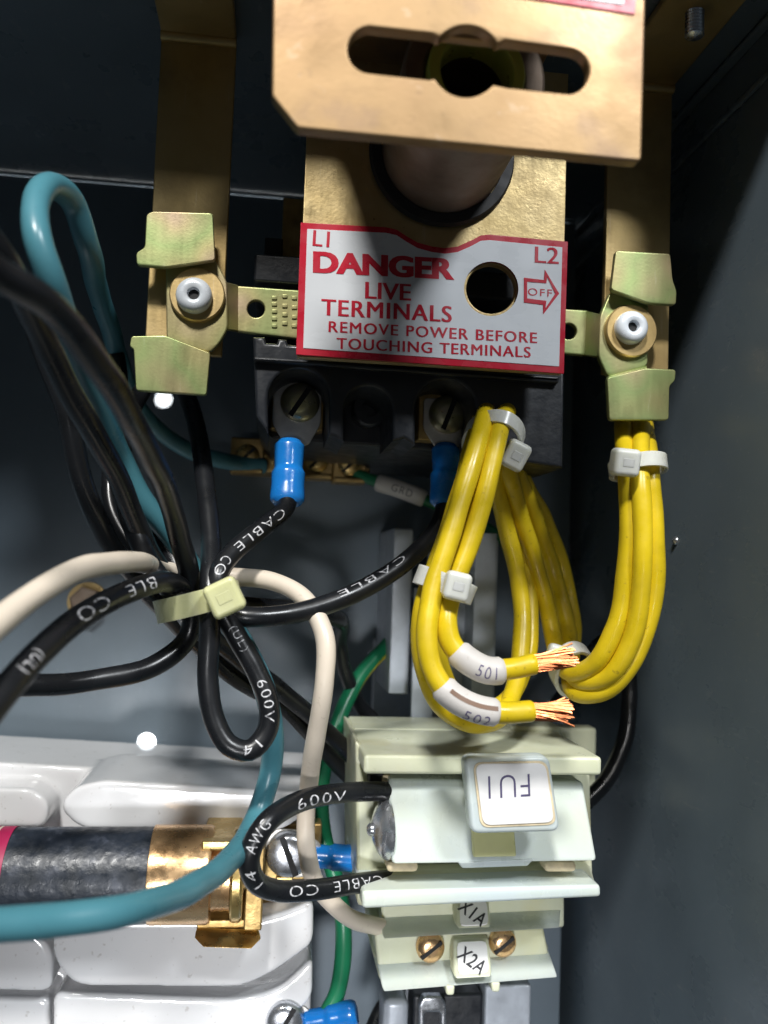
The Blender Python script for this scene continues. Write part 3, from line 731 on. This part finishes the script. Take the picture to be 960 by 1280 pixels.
# upper-left bunch
cable('long_cable', 'thick black cable from the door bunch bending round below the tie',
    [(-60, 296, 184), (0, 343, 178), (60, 378, 171), (130, 470, 156), (185, 562, 136), (218, 648, 112), (236, 715, 101), (241, 760, 98), (232, 800, 97), (195, 832, 100), (120, 850, 106), (40, 856, 112), (-50, 858, 118)], 'black_pvc', group=BUN)
cable('branch_cable', 'black cable running under the long one and on past the tie towards the fuse holder',
    [(-60, 240, 165), (0, 318, 158), (35, 385, 148), (62, 440, 140), (108, 525, 128), (150, 605, 114), (188, 690, 99), (222, 745, 90), (262, 790, 82), (322, 842, 72), (382, 888, 62), (446, 952, 52), (490, 990, 46)], 'black_pvc', group=BUN)
cable('outer_cable', 'outermost black cable of the bunch, passing behind the cream wire',
    [(40, 400, 110), (66, 470, 112), (85, 520, 112), (104, 600, 108), (135, 678, 100), (170, 722, 92), (205, 760, 84), (240, 800, 76), (300, 850, 66), (350, 880, 58), (400, 930, 50), (450, 985, 44), (480, 1010, 42)], 'black_pvc', group=BUN)
cable('short_cable', 'black cable curving down from behind the gold wing tab into the bunch',
    [(200, 440, 50), (182, 480, 70), (165, 510, 84), (152, 560, 96), (153, 610, 102), (167, 660, 104), (196, 718, 104), (222, 748, 103), (236, 775, 92), (250, 790, 84)], 'black_pvc', group=BUN)
cable('thin_cable', 'thin dark cable tucked deep inside the bunch',
    [(120, 360, 60), (150, 470, 66), (136, 590, 78), (140, 640, 82), (172, 690, 86), (210, 735, 88), (245, 765, 88)], 'black_pvc', group=BUN, r=1.9)
g, pa = cable('printed_cable', 'black printed cable leaving the tie towards the cabinet door',
    [(-60, 952, 172), (0, 872, 162), (45, 820, 152), (100, 772, 138), (160, 740, 122), (205, 727, 110), (235, 740, 98), (262, 760, 90)], 'black_pvc', group=BUN,
    texts=[('BLE', (182, 730), (150, 746), 2.4, 0.4, 1), ('CO', (126, 757), (88, 783), 2.6, 0.2, 0.9), ('(UL)', (44, 824), (20, 852), 2.4, 0, 0.6)])
cable('return_cable', 'black cable turning back in a blunt bend right of the tie',
    [(262, 748, 92), (300, 756, 86), (360, 762, 76), (408, 769, 66), (428, 779, 55), (424, 806, 44), (434, 850, 36), (460, 892, 30), (500, 926, 27), (540, 950, 26)], 'black_pvc', group=BUN, r=2.2)
# cream wire
cable('cream_wire', 'cream white wire crossing behind the tie and dropping to the terminal blocks',
    [(-60, 836, 172), (0, 776, 160), (60, 734, 148), (115, 707, 136), (165, 702, 120), (200, 712, 98), (240, 716, 88), (290, 722, 88), (340, 727, 92), (382, 750, 98), (406, 792, 102), (406, 850, 104), (394, 920, 100), (385, 1000, 89), (383, 1060, 88), (396, 1108, 84), (428, 1140, 82), (480, 1160, 68), (510, 1165, 62)], 'white_pvc', 'wire', r=2.15)
# teal wire
cable('teal_wire', 'teal wire looping over the black bunch, through the tie and across the fuse',
    [(330, 583, 24), (290, 578, 26), (230, 560, 32), (180, 520, 42), (150, 450, 60), (128, 380, 84), (108, 305, 112), (90, 252, 120), (66, 232, 130), (46, 254, 138), (46, 300, 142), (62, 350, 140), (90, 420, 130), (120, 500, 115), (150, 570, 103), (185, 632, 98), (222, 682, 92), (246, 722, 90), (270, 760, 90), (302, 800, 94), (328, 856, 98), (340, 918, 98), (338, 965, 95), (322, 1020, 98), (290, 1072, 114), (235, 1112, 136), (150, 1140, 154), (60, 1151, 160), (-60, 1160, 168)], 'teal_pvc', 'wire', r=2.5)
# ground bar and green wire
gb = thing('ground_bar', 'small aged brass ground bar with three clamp screws on the back panel', 'ground bar', P(380, 600, 12))
boxpx('bar', 300, 551, 462, 596, 18, 17, 'brass_dull', gb, 0.0005)
for (x, y) in ((309, 570), (396, 577), (437, 582)):
    cl = boxpx('clamp', x - 20, y - 24, x + 20, y + 23, 24, 7, 'brass_dull', gb, 0.0006)
    boxpx('clamp_lip', x - 19, y + 14, x + 19, y + 22, 26.5, 4, 'brass_dull', cl, 0.0004)
    screw('clamp_screw', x, y, 24, 15, 2.2, 'brass', gb, 45)
g, pa = cable('ground_wire', 'green ground wire with a white printed marker sleeve at the ground bar',
    [(440, 590, 24), (465, 601, 26), (500, 612, 28), (545, 630, 30), (585, 650, 30), (625, 672, 28), (640, 700, 24)], 'green_pvc', 'wire', r=1.75)
l0, l1 = pa.near(474, 605), pa.near(530, 624)
mk = tube('marker_sleeve', pa.cut(l0, l1), 2.75, 'marker', g, 18)
wire_text([('GRD', (488, 613), (514, 622), 2.3)], pa, 2.75, mk, 'ink')
# green / yellow wire
g, pa = cable('striped_wire', 'green wire with yellow stripe running down to the lower blue crimp',
    [(530, 770, 20), (495, 796, 24), (462, 830, 30), (436, 872, 36), (418, 915, 40), (404, 965, 44), (402, 1010, 46), (408, 1060, 46), (422, 1110, 48), (430, 1160, 50), (429, 1200, 52), (420, 1245, 55), (408, 1268, 57)], 'striped', 'wire', r=2.3)
crimp(g, (382, 1278, 56), (442, 1266, 58), 3.9, flat=0.8)
plate('ring_tongue', [rnd([(330, 1258), (360, 1250), (388, 1262), (388, 1290), (340, 1300)], 8)], 57, 0.9, 'lug', g, 0.0002)
# black tail behind the holders, right
cable('tail_cable', 'black cable bowing out behind the terminal block next to the side wall',
    [(600, 960, 20), (680, 900, 26), (725, 835, 34), (758, 802, 40), (780, 820, 46), (787, 870, 50), (782, 920, 54), (762, 968, 60), (730, 1004, 64), (700, 1020, 64)], 'black_pvc')
# printed loop at the fuse holder
g, pa = cable('jumper_cable', 'short printed black jumper loop entering the fuse terminal from the side',
    [(520, 990, 86), (470, 989, 90), (420, 992, 96), (372, 1003, 104), (332, 1030, 111), (312, 1068, 112), (318, 1100, 109), (345, 1113, 104), (395, 1112, 98), (448, 1104, 90), (500, 1098, 82)], 'black_pvc',
    texts=[('600V', (362, 1007), (424, 994), 2.3, 0, 0.6, -0.3), ('AWG', (311, 1062), (334, 1030), 2.3, 0.2, 0.7), ('14', (319, 1100), (311, 1078), 2.2, 0.3, 0.8), ('CO', (388, 1112), (355, 1113), 2.2, 0.5, 1), ('CABLE', (470, 1100), (412, 1110), 2.3, 0.6, 1)])
# wire with blue crimp on the fuse clip screw
g, pa = cable('clip_cable', 'black cable with blue crimp screwed to the fuse clip',
    [(420, 1074, 62), (450, 1074, 64), (490, 1078, 60), (540, 1085, 50)], 'black_pvc')
crimp(g, (386, 1070, 62), (446, 1073, 64), 4.2, flat=0.8)
plate('ring_tongue', [rnd([(330, 1050), (345, 1036), (375, 1038), (402, 1055), (402, 1090), (372, 1098), (340, 1090)], 8)], 63.4, 0.9, 'lug', g, 0.0002)
cable('lower_cable', 'black cable emerging beneath the lowest terminal block',
    [(520, 1215, 30), (498, 1240, 36), (478, 1262, 40), (462, 1300, 44), (455, 1350, 46)], 'black_pvc')

# ================================================================== yellow wires
YG = 'yellow wires of the bundle'
def strands(parent, pa_end, dirn, length, n=72, spread=0.5):
    V = []; Fc = []; dv = dirn.normalized(); u = dv.orthogonal().normalized(); v = dv.cross(u)
    rnd_ = random.Random(len(parent.children) * 7 + int(length * 10))
    for i in range(n):
        r0 = 1.85 * math.sqrt(rnd_.random()); a = rnd_.random() * 6.283; tw = rnd_.uniform(0.5, 0.9)
        ln = length * rnd_.uniform(0.82, 1.06); fl = rnd_.uniform(0.9, 1.25) if rnd_.random() < 0.9 else rnd_.uniform(1.6, 2.4)
        dx = rnd_.uniform(-0.25, 0.25); dz = rnd_.uniform(-0.25, 0.25)
        pts = []
        for k in range(6):
            f = k / 5; rr = r0 * (1 + (fl - 1) * f * f); aa = a + tw * f
            pts.append(pa_end + dv * (ln * f - 0.6) * MM + (u * (math.cos(aa) * rr + dx * f) + v * (math.sin(aa) * rr + dz * f)) * MM)
        base = len(V); s = 5; rad = 0.22 * MM
        for k, p in enumerate(pts):
            for q in range(s):
                an = 6.283 * q / s; V.append(p + (u * math.cos(an) + v * math.sin(an)) * rad)
        for k in range(5):
            for q in range(s):
                j = (q + 1) % s; Fc.append((base + k * s + q, base + k * s + j, base + (k + 1) * s + j, base + (k + 1) * s + q))
        Fc.append(tuple(base + 5 * s + q for q in range(s)))
    return from_data('copper_strands', V, Fc, 'copper', parent, 60)
# two stripped ends
g1, p1 = cable('stripped_yellow_wire', 'yellow wire with bare copper end and marker sleeve, the upper of the two stripped ends',
    [(640, 498, 66), (634, 512, 88), (628, 526, 100), (618, 570, 106), (602, 628, 108), (582, 690, 110), (566, 740, 112), (559, 775, 114), (564, 803, 115), (580, 822, 116), (610, 838, 117), (640, 836, 117), (667, 830, 117)], 'yellow_pvc', 'wire', YG)
mk = tube('marker_sleeve', p1.cut(p1.near(570, 814, 0.5), p1.near(622, 838, 0.6)), 2.95, 'marker', g1, 20)
wire_text([('501', (596, 832), (620, 839), 2.6, 0.6, 1, -0.2)], p1, 2.95, mk, 'ink_purple')
strands(g1, p1.p[-1], p1.t[-1] + Vector((0, 0, -0.05)), 9.4)
g2, p2 = cable('stripped_yellow_wire', 'yellow wire with bare copper end and split marker sleeve, lower of two stripped ends',
    [(612, 500, 66), (608, 512, 88), (604, 526, 101), (596, 560, 106), (578, 620, 109), (556, 690, 112), (539, 745, 114), (534, 800, 116), (542, 840, 117), (560, 866, 118), (590, 884, 119), (625, 891, 119), (664, 889, 119)], 'yellow_pvc', 'wire', YG)
mk = tube('marker_sleeve', p2.cut(p2.near(556, 862, 0.5), p2.near(618, 891, 0.6)), 2.95, 'marker', g2, 20)
wire_text([('502', (586, 884), (612, 891), 2.4, 0.6, 1, -0.75)], p2, 2.95, mk, 'ink_purple')
cp = p2.cut(p2.near(562, 867, 0.5), p2.near(617, 890.5, 0.6))
sl_v = []; sl_f = []
for i, (pp, tt) in enumerate(zip(cp.p, cp.t)):
    n_ = CAM - pp; n_ = (n_ - tt * n_.dot(tt)).normalized(); up_ = n_.cross(tt)
    for a_ in (0.10, 0.42):
        sl_v.append(pp + (n_ * math.cos(a_) + up_ * math.sin(a_)) * 3.01 * MM)
    if i: sl_f.append((2 * i - 2, 2 * i, 2 * i + 1, 2 * i - 1))
from_data('sleeve_split', sl_v, sl_f, 'split', mk)
strands(g2, p2.p[-1], p2.t[-1] + Vector((0, 0, -0.06)), 8.8)
# loop wires: front bundle round the bottom and back up to the top tie
cable('looped_yellow_wire', 'yellow wire forming the low loop that touches the terminal block top',
    [(606, 506, 70), (602, 522, 90), (590, 566, 99), (568, 640, 103), (545, 710, 106), (528, 770, 108), (530, 830, 106), (548, 878, 104), (585, 903, 101), (622, 896, 94), (645, 855, 86), (653, 800, 80), (648, 730, 76), (634, 660, 76), (620, 600, 80), (616, 560, 86), (620, 520, 80), (624, 500, 62)], 'yellow_pvc', 'wire', YG)
cable('inner_yellow_wire', 'yellow wire tucked inside the low loop behind the two stripped ends',
    [(622, 506, 66), (616, 522, 86), (606, 575, 96), (585, 650, 100), (560, 720, 103), (546, 790, 104), (556, 850, 102), (590, 888, 97), (630, 880, 88), (656, 830, 80), (664, 770, 74), (656, 700, 70), (640, 630, 72), (628, 570, 80), (630, 520, 78), (634, 502, 60)], 'yellow_pvc', 'wire', YG, r=2.2)
rear = [
 ('yellow wire of the rear fan that runs innermost into the right hand bend', [(634, 502, 62), (632, 525, 80), (634, 575, 84), (650, 640, 76), (672, 715, 72), (690, 785, 74), (700, 826, 82), (718, 842, 92), (745, 828, 98), (770, 785, 101), (781, 720, 102), (786, 640, 102), (784, 590, 100), (780, 548, 92), (778, 525, 78)]),
 ('yellow wire of the rear fan that runs in the middle of the right hand bend', [(640, 504, 58), (637, 525, 76), (642, 575, 80), (666, 640, 70), (692, 715, 66), (710, 790, 72), (712, 830, 82), (728, 852, 92), (762, 842, 99), (791, 795, 103), (803, 720, 105), (802, 640, 105), (800, 590, 103), (802, 548, 94), (802, 525, 78)]),
 ('yellow wire of the rear fan that runs outermost into the right hand bend', [(646, 506, 56), (642, 527, 72), (650, 585, 72), (680, 650, 64), (706, 720, 60), (717, 780, 66), (712, 832, 78), (722, 866, 90), (764, 860, 97), (800, 806, 101), (819, 725, 103), (818, 640, 103), (812, 590, 101), (808, 552, 92), (806, 525, 76)]),
 ('yellow wire half hidden between the others of the rear fan', [(628, 506, 58), (630, 527, 74), (644, 590, 70), (672, 660, 60), (698, 735, 58), (705, 790, 64), (706, 828, 74), (722, 856, 84), (760, 850, 91), (792, 800, 95), (808, 720, 96), (806, 640, 96), (800, 590, 94), (794, 552, 86), (792, 525, 72)]),
]
for lab, pts in rear: cable('bent_yellow_wire', lab, pts, 'yellow_pvc', 'wire', YG, r=2.25)

# ================================================================== cable ties
def tie(label, center, axis_px, a, b, side, head_c, head_ex, size, m='tie', width=4.4, group='nylon cable ties', tailp=None):
    c = P(*center); ax = (P(*axis_px[1]) - P(*axis_px[0])).normalized()
    g = thing('cable_tie', label, 'cable tie', c, group)
    band('strap', ring_pts(c, ax, a, b, side), width, 1.0, ax, m, g)
    hc = P(*head_c); ex = (P(*head_ex[1]) - P(*head_ex[0])).normalized(); ez = (CAM - hc).normalized(); ez = (ez - ex * ez.dot(ex)).normalized(); ey = ez.cross(ex)
    h = oriented_box('head', hc, ex, ey, ez, size[0], size[1], size[2], m, g, 1.2)
    oriented_box('ratchet_slot', hc + ez * (size[2] / 2 - 0.15) * MM, ex, ey, ez, size[0] * 0.42, size[1] * 0.30, 0.5, 'block_yellow' if m == 'tie_yellow' else m, h, 0.12)
    return g
tie('yellowed nylon tie gathering the black cables', (248, 752, 99), ((225, 760, 104), (290, 740, 104)) if False else ((232, 690, 100), (262, 815, 100)), 8.6, 9.5, (1, 0, 0.3), (281, 747, 113), ((262, 756, 113), (300, 738, 113)), (7.2, 7.4, 5.0), 'tie_yellow', 5.0)
tie('white nylon tie holding the top of the yellow bundle beside the second blue crimp', (616, 550, 92), ((622, 520, 96), (600, 590, 100)), 6.2, 12.0, (1, 0, 0), (644, 569, 101), ((628, 560, 101), (660, 577, 101)), (5.6, 6.8, 5.0), width=3.2)
tie('white nylon tie wrapped round the front yellow bundle above the marker sleeves', (556, 731, 109), ((572, 690, 109), (540, 772, 109)), 5.9, 5.6, (1, 0, 0), (571, 733, 117), ((555, 729, 117), (588, 737, 117)), (5.6, 6.2, 4.0), width=4.2)
tie('white nylon tie at the low bend behind the upper bare copper end', (716, 838, 84), ((700, 812, 80), (732, 864, 90)), 4.8, 8.6, (1, 0, 0.5), (700, 816, 91), ((682, 808, 90), (720, 820, 91)), (6.2, 3.6, 4.2), width=3.6)
tie('white nylon tie at the top of the yellow bundle under the wing tab', (797, 584, 98), ((792, 550, 98), (800, 620, 100)), 5.6, 7.6, (1, 0, 0), (781, 578, 107), ((762, 576, 107), (800, 580, 107)), (6.2, 6.4, 5.0), width=3.4)
# ================================================================== galvanised mounting rail
rl = thing('mounting_rail', 'vertical galvanised steel mounting rail carrying the terminal blocks', 'rail', P(550, 1290, 2))
rt = P(600, 666, 42).z; rb = -0.2
def rx(px, d, py=760): return P(px, py, d).x
lz = P(530, 735, 42).z
box('flange', rx(518, 42), rx(545, 42), 40, 42, rb, lz, 'rail', rl, 0.0003)
box('flange', rx(592, 42), rx(619, 42), 40, 42, rb, rt, 'rail', rl, 0.0003)
box('flange_edge', rx(619, 42) - 0.0006, rx(619, 42) + 0.0008, 37.5, 40.6, rb, rt - 0.002, 'rail', rl, 0.0003)
box('web', rx(545, 42) - 0.001, rx(592, 42) + 0.001, 28, 30, rb, rt, 'rail', rl, 0.0003)
box('side', rx(545, 42) - 0.0016, rx(545, 42), 29, 40.5, rb, lz, 'rail', rl, 0.0002)
box('side', rx(592, 42), rx(592, 42) + 0.0016, 29, 40.5, rb, rt, 'rail', rl, 0.0002)
box('spacer', rx(548, 30), rx(590, 30), 0.2, 28.2, P(560, 900, 30).z, P(560, 720, 30).z, 'rail', rl, 0.0006)
box('standoff', rx(489, 38), rx(514, 38), 2, 38, P(500, 868, 38).z, P(500, 660, 38).z, 'rail', rl, 0.0006)
box('standoff_foot', rx(470, 6), rx(520, 6), 0.2, 5, P(500, 930, 6).z, P(500, 800, 6).z, 'rail', rl, 0.0006)
# end clamp under the lowest block
ec = thing('end_clamp', 'grey steel end clamp on the rail beneath the lowest terminal block', 'clamp', P(560, 1290, 20))
box('body', rx(516, 52, 1260), rx(604, 52, 1260), 42.2, 52, -0.19, P(560, 1243, 52).z, 'phenolic', ec, 0.001)
box('side_plate', rx(606, 54, 1260), rx(664, 54, 1260), 42.2, 54, -0.19, P(620, 1232, 54).z, 'rail', ec, 0.0008)
box('spring_leg', rx(480, 54, 1260), rx(512, 54, 1260), 42.4, 54, -0.19, P(500, 1250, 54).z, 'rail', ec, 0.002)
plate('spring_clip', [rnd([(524, 1330), (524, 1256), (530, 1246), (552, 1246), (558, 1256), (558, 1330), (551, 1330), (551, 1266), (531, 1266), (531, 1330)], 4)], 55, 3, 'steel', ec, 0.0006)

# ================================================================== fuse terminal block FU1
f = thing('fuse_terminal', 'large cream fuse terminal block with white tag reading FU1 upside down', 'terminal block', P(600, 1135, 43))
zt_, zb_ = P(600, 945, 95).z, P(600, 969, 95).z
xL, xR = P(455, 945, 95).x, P(753, 945, 95).x
box('top_cap', xL, xR, 62, 95, zb_, zt_, 'block', f, 0.0009)
box('top_step', xL + 0.0005, xR - 0.002, 43, 62, zb_ - 0.0005, zt_ + 0.0002, 'block', f, 0.0008)
box('rear_wall', P(491, 905, 46).x, P(742, 921, 46).x, 43, 49, zb_ - 0.02, P(600, 908, 49).z, 'block', f, 0.0010)
box('rear_boss', P(636, 905, 60).x, P(700, 905, 60).x, 46, 62, zt_ - 0.001, zt_ + 0.0012, 'block', f, 0.0008)
# side wall on the wire side
slab('side_wall', [(444, 925, 82), (487, 960, 82), (487, 1132, 82), (447, 1134, 82)], 38, 'block', f, 0.0010)
slab('inner_block', [(476, 962, 80), (738, 966, 80), (742, 1110, 80), (470, 1120, 80)], 36, 'block', f, 0.0008)
# hinged cover, tilted
slab('cover', [(486, 973, 90), (729, 977, 90), (747, 1077, 96), (490, 1081, 96)], 9, 'block_pale', f, 0.0009)
boxpx('tag_stem', 606, 975, 668, 1010, 101.5, 12, 'block', f, 0.0006)
slab('cover_rib', [(588, 1000, 93.2), (640, 1000, 93.2), (646, 1071, 97.0), (592, 1072, 97.0)], 2.0, 'block_yellow', f, 0.0004)
slab('cover_hook', [(572, 1078, 96.2), (668, 1074, 96.2), (660, 1083, 95.0), (578, 1086, 95)], 4, 'block_pale', f, 0.0005)
for x in (504, 702): 
    boxpx('contact_tip', x - 20, 1078, x + 19, 1091, 92.5, 6, 'tag_edge', f, 0.0012)
# lower shelf
slab('shelf', [(452, 1114, 96), (751, 1106, 96), (752, 1122, 96), (453, 1137, 96)], 44, 'block_pale', f, 0.0009)
slab('shelf_slope', [(468, 1088, 84), (740, 1083, 84), (748, 1112, 94), (458, 1120, 94)], 20, 'block', f, 0.0008)
# end screw, seen from its edge
ec_ = P(485, 1036, 90)
es = lathe('side_screw', [(6.9, 0), (7.0, 0.5), (6.4, 1.6), (5.0, 2.7), (3.0, 3.5), (1.6, 3.8), (1.5, 4.5), (0.9, 5.0), (0.0, 5.1)], ec_, (-1, -0.12, 0), 'steel', f, 40, 30)
boxpx('wire_entry', 462, 966, 480, 1002, 86.5, 10, 'dark', f, 0.0006)
boxpx('entry_clamp', 478, 969, 489, 1002, 87, 8, 'tag_edge', f, 0.0005)
# tag
tq = [(580, 947), (687, 945), (701, 1040), (589, 1043)]
tg = plate('tag_holder', [rnd(tq, 12)], 106, 5, 'block_pale', f, 0.0010, 3)
plate('tag_rim', [rnd([(591, 953), (684, 951), (696, 1031), (601, 1035)], 12)], 106.25, 0.5, 'tag_edge', tg, 0.0001)
plate('tag_face', [rnd([(594, 955), (682, 954), (693, 1028), (604, 1032)], 11)], 106.55, 0.5, 'tag_white', tg, 0.0001)
flat_text('FU1', (662, 967), (610, 970), 27, 106.62, 'ink_purple', tg, -0.012, 1.1)

# ================================================================== terminal blocks X1A and X2A
def term_block(label, word, face, top, body, tagq, txt, screws, nubs, d0):
    g = thing('feed_terminal', label, 'terminal block', P(body[0][0] + 100, body[2][1], 43))
    slab('body', [(x, y, d0 - 8) for x, y in body], d0 - 8 - 43, 'block', g, 0.0008)
    if top: slab('upper_lip', top, 16, 'block', g, 0.0006)
    slab('face_plate', face, 3.2, 'block_pale', g, 0.0006)
    for (x, y, r) in screws: screw('terminal_screw', x, y, d0 - 7.5, r, 3.0, 'copper_cap', g, random.uniform(20, 110))
    th = slab('tag_holder', [(q[0], q[1], q[2]) for q in tagq], 6, 'block', g, 0.0008)
    W4 = [P(*q) for q in tagq]; n_ = (W4[1] - W4[0]).cross(W4[3] - W4[0]).normalized()
    if n_.dot(CAM - W4[0]) < 0: n_ = -n_
    cen = sum(W4, Vector()) / 4
    inn = [cen + (q - cen) * 0.80 + n_ * 0.0004 for q in W4]
    rr = []
    for i in range(4):
        p_, a_, b_ = inn[i], inn[i - 1], inn[(i + 1) % 4]
        for t_ in (0, 0.5, 1):
            s_ = p_ + (a_ - p_) * 0.16; e_ = p_ + (b_ - p_) * 0.16; rr.append((1 - t_) ** 2 * s_ + 2 * t_ * (1 - t_) * p_ + t_ * t_ * e_)
    kk = len(rr)
    tf = from_data('tag_face', rr + [q - n_ * 0.0006 for q in rr], [tuple(range(kk)), tuple(range(2 * kk - 1, kk - 1, -1))] + [(i, (i + 1) % kk, (i + 1) % kk + kk, i + kk) for i in range(kk)], 'tag_white', th, 30)
    plane_text(word, txt[0], txt[1], txt[2], cen + n_ * 0.00048, n_, 'ink', tf, 0.014, 1.1)
    for (x, y) in nubs:
        slab('foot', [(x - 6, y - 8, d0), (x + 6, y - 8, d0), (x + 5, y + 5, d0), (x - 5, y + 5, d0)], 4, 'block', g, 0.0006)
    return g
term_block('cream terminal block with white tag ending in 1A, tucked under the fuse terminal', 'X1A',
    [(474, 1141, 66), (702, 1132, 66), (700, 1160, 76), (479, 1174, 76)], None,
    [(476, 1126), (706, 1118), (706, 1160), (478, 1168)],
    [(570, 1126, 70), (612, 1124, 70), (615, 1160, 78), (571, 1162, 78)], ((571, 1136), (601, 1159), 17), [], [], 76)
term_block('cream terminal block with white tag reading X2A, lowest on the rail', 'X2A',
    [(470, 1198, 70), (685, 1185, 70), (698, 1222, 80), (479, 1240, 80)],
    [(466, 1168, 60), (676, 1160, 60), (688, 1188, 68), (466, 1198, 68)],
    [(468, 1166), (680, 1160), (690, 1215), (474, 1226)],
    [(566, 1174, 74), (612, 1172, 74), (616, 1222, 82), (568, 1225, 82)], ((570, 1196), (600, 1219), 18), [(537, 1182, 18), (627, 1176, 17)], [(563, 1240), (620, 1236)], 80)

# ================================================================== porcelain fuse block
c = thing('fuse_block', 'white glazed porcelain fuse block with raised ridges either side of the fuse', 'fuse block', P(200, 1290, 2))
casting('porcelain_body', [
    (rnd([(-70, 950), (394, 975), (390, 1200), (384, 1420), (-70, 1420)], 8), 40, 38),
    (rnd([(72, 1010), (92, 984), (130, 976), (394, 992), (396, 1010), (350, 1040), (100, 1037)], [16, 16, 10, 8, 8, 16, 16], 6), 64, 34),
    (rnd([(-70, 985), (40, 986), (62, 1004), (58, 1034), (-70, 1034)], 12), 52, 20),
    (rnd([(66, 1150), (330, 1150), (392, 1126), (392, 1180), (340, 1217), (300, 1235), (92, 1233), (66, 1200)], [14, 30, 8, 14, 30, 30, 22, 18], 6), 64, 34),
    (rnd([(66, 1240), (300, 1250), (350, 1236), (391, 1196), (391, 1248), (345, 1290), (330, 1420), (66, 1420)], [14, 24, 20, 8, 14, 28, 8, 8], 6), 58, 30),
    (rnd([(-70, 1160), (40, 1160), (66, 1188), (66, 1240), (-70, 1238)], 16), 58, 30),
    (rnd([(-70, 1246), (62, 1248), (64, 1420), (-70, 1420)], 8), 52, 24)], 'ceramic', c, 0.0006, 12)

# brass fuse clip
k = thing('fuse_clip', 'brass fuse clip gripping the copper cap of the fuse', 'fuse clip', P(285, 1170, 50))
boxpx('clip_base', 238, 1036, 350, 1172, 54, 4, 'brass_dull', k, 0.0004)
boxpx('upper_jaw', 252, 1052, 300, 1064, 84, 30, 'brass', k, 0.0005)
slab('lower_jaw', [(246, 1160, 70), (322, 1162, 70), (326, 1174, 74), (314, 1186, 76), (254, 1184, 76), (243, 1172, 74)], 2.0, 'brass', k, 0.0003)
boxpx('lower_wall', 246, 1150, 322, 1160, 70, 18, 'brass_dull', k, 0.0004)
boxpx('rear_wall', 309, 1050, 327, 1164, 74, 22, 'brass_dull', k, 0.0005)
boxpx('terminal_strip', 322, 1030, 400, 1100, 60, 6, 'brass_dull', k, 0.0005)
screw('clamp_screw', 361, 1066, 63.6, 29, 3.4, 'steel', k, 112)
boxpx('strip_end', 345, 1096, 366, 1108, 62, 3, 'brass', k, 0.0004)

# fuse
fa, fb = P(-60, 1086, 76), P(318, 1100, 76); fb.z = (fa.z + fb.z) / 2; fa.z = fb.z
fz_ = lambda px: (P(px, 1095, 80).x - fa.x) / MM
fu = thing('cartridge_fuse', 'black fibre cartridge fuse with copper end cap and crimson paper label', 'fuse', fa)
AX = (1, 0, 0)
h1, h2, h3, h4, h5, h6 = fz_(187), fz_(264), fz_(270), fz_(288), fz_(292), fz_(304)
hl = fz_(10)
lathe('tube', [(10.9, hl - 2), (10.95, h1 + 2)], fa, AX, 'fibre', fu, 64, 40)
lathe('end_cap', [(11.0, h1), (11.35, h1 + 0.15), (11.4, h1 + 0.6), (11.4, h2 - 0.8), (11.0, h2), (8.6, h2 + 0.3), (8.4, h3), (8.4, h4), (6, h4 + 0.1)], fa, AX, 'copper_cap', fu, 64, 35)
lathe('end_disc', [(6, h4), (10.6, h4 + 0.3), (11.0, h5), (11.0, h6 - 0.6), (10.4, h6), (3, h6 + 0.1)], fa, AX, 'brass', fu, 64, 35)
lab = lathe('paper_label', [(11.02, -4), (11.06, hl)], fa, AX, 'label_cream', fu, 64, 40)
lathe('crimson_band', [(11.07, hl - 3.1), (11.10, hl - 3.0), (11.10, hl - 0.1), (11.07, hl)], fa, AX, 'label_red', fu, 64, 40)
lathe('crimson_band', [(11.07, hl - 8.0), (11.10, hl - 7.9), (11.10, hl - 3.8), (11.07, hl - 3.7)], fa, AX, 'label_red', fu, 64, 40)
# second clip screw at the picture's foot
screw_b = thing('lower_clamp_screw', 'zinc clamp screw holding the ring of the lower blue crimp', 'screw', P(356, 1276, 57))
screw('head', 356, 1274, 58, 24, 3.0, 'steel', screw_b, 60)
# big bolt head behind the cream wire, cable shade put into its dark metal
bo = thing('panel_bolt', 'dark bolt head with washer on the back panel behind the printed cable', 'bolt', P(108, 752, 0))
lathe('washer', [(3, 0.05), (6.4, 0.05), (6.4, 1.2), (3, 1.4)], P(110, 752, 0), (0, -1, 0), 'zinc_strap', bo, 36, 40, closed=True)
lathe('hex_head', [(4.6, 1.2), (5.0, 1.6), (5.0, 5.4), (4.2, 6.0), (0, 6.0)], P(110, 752, 0), (0, -1, 0), 'post', bo, 6, 20)
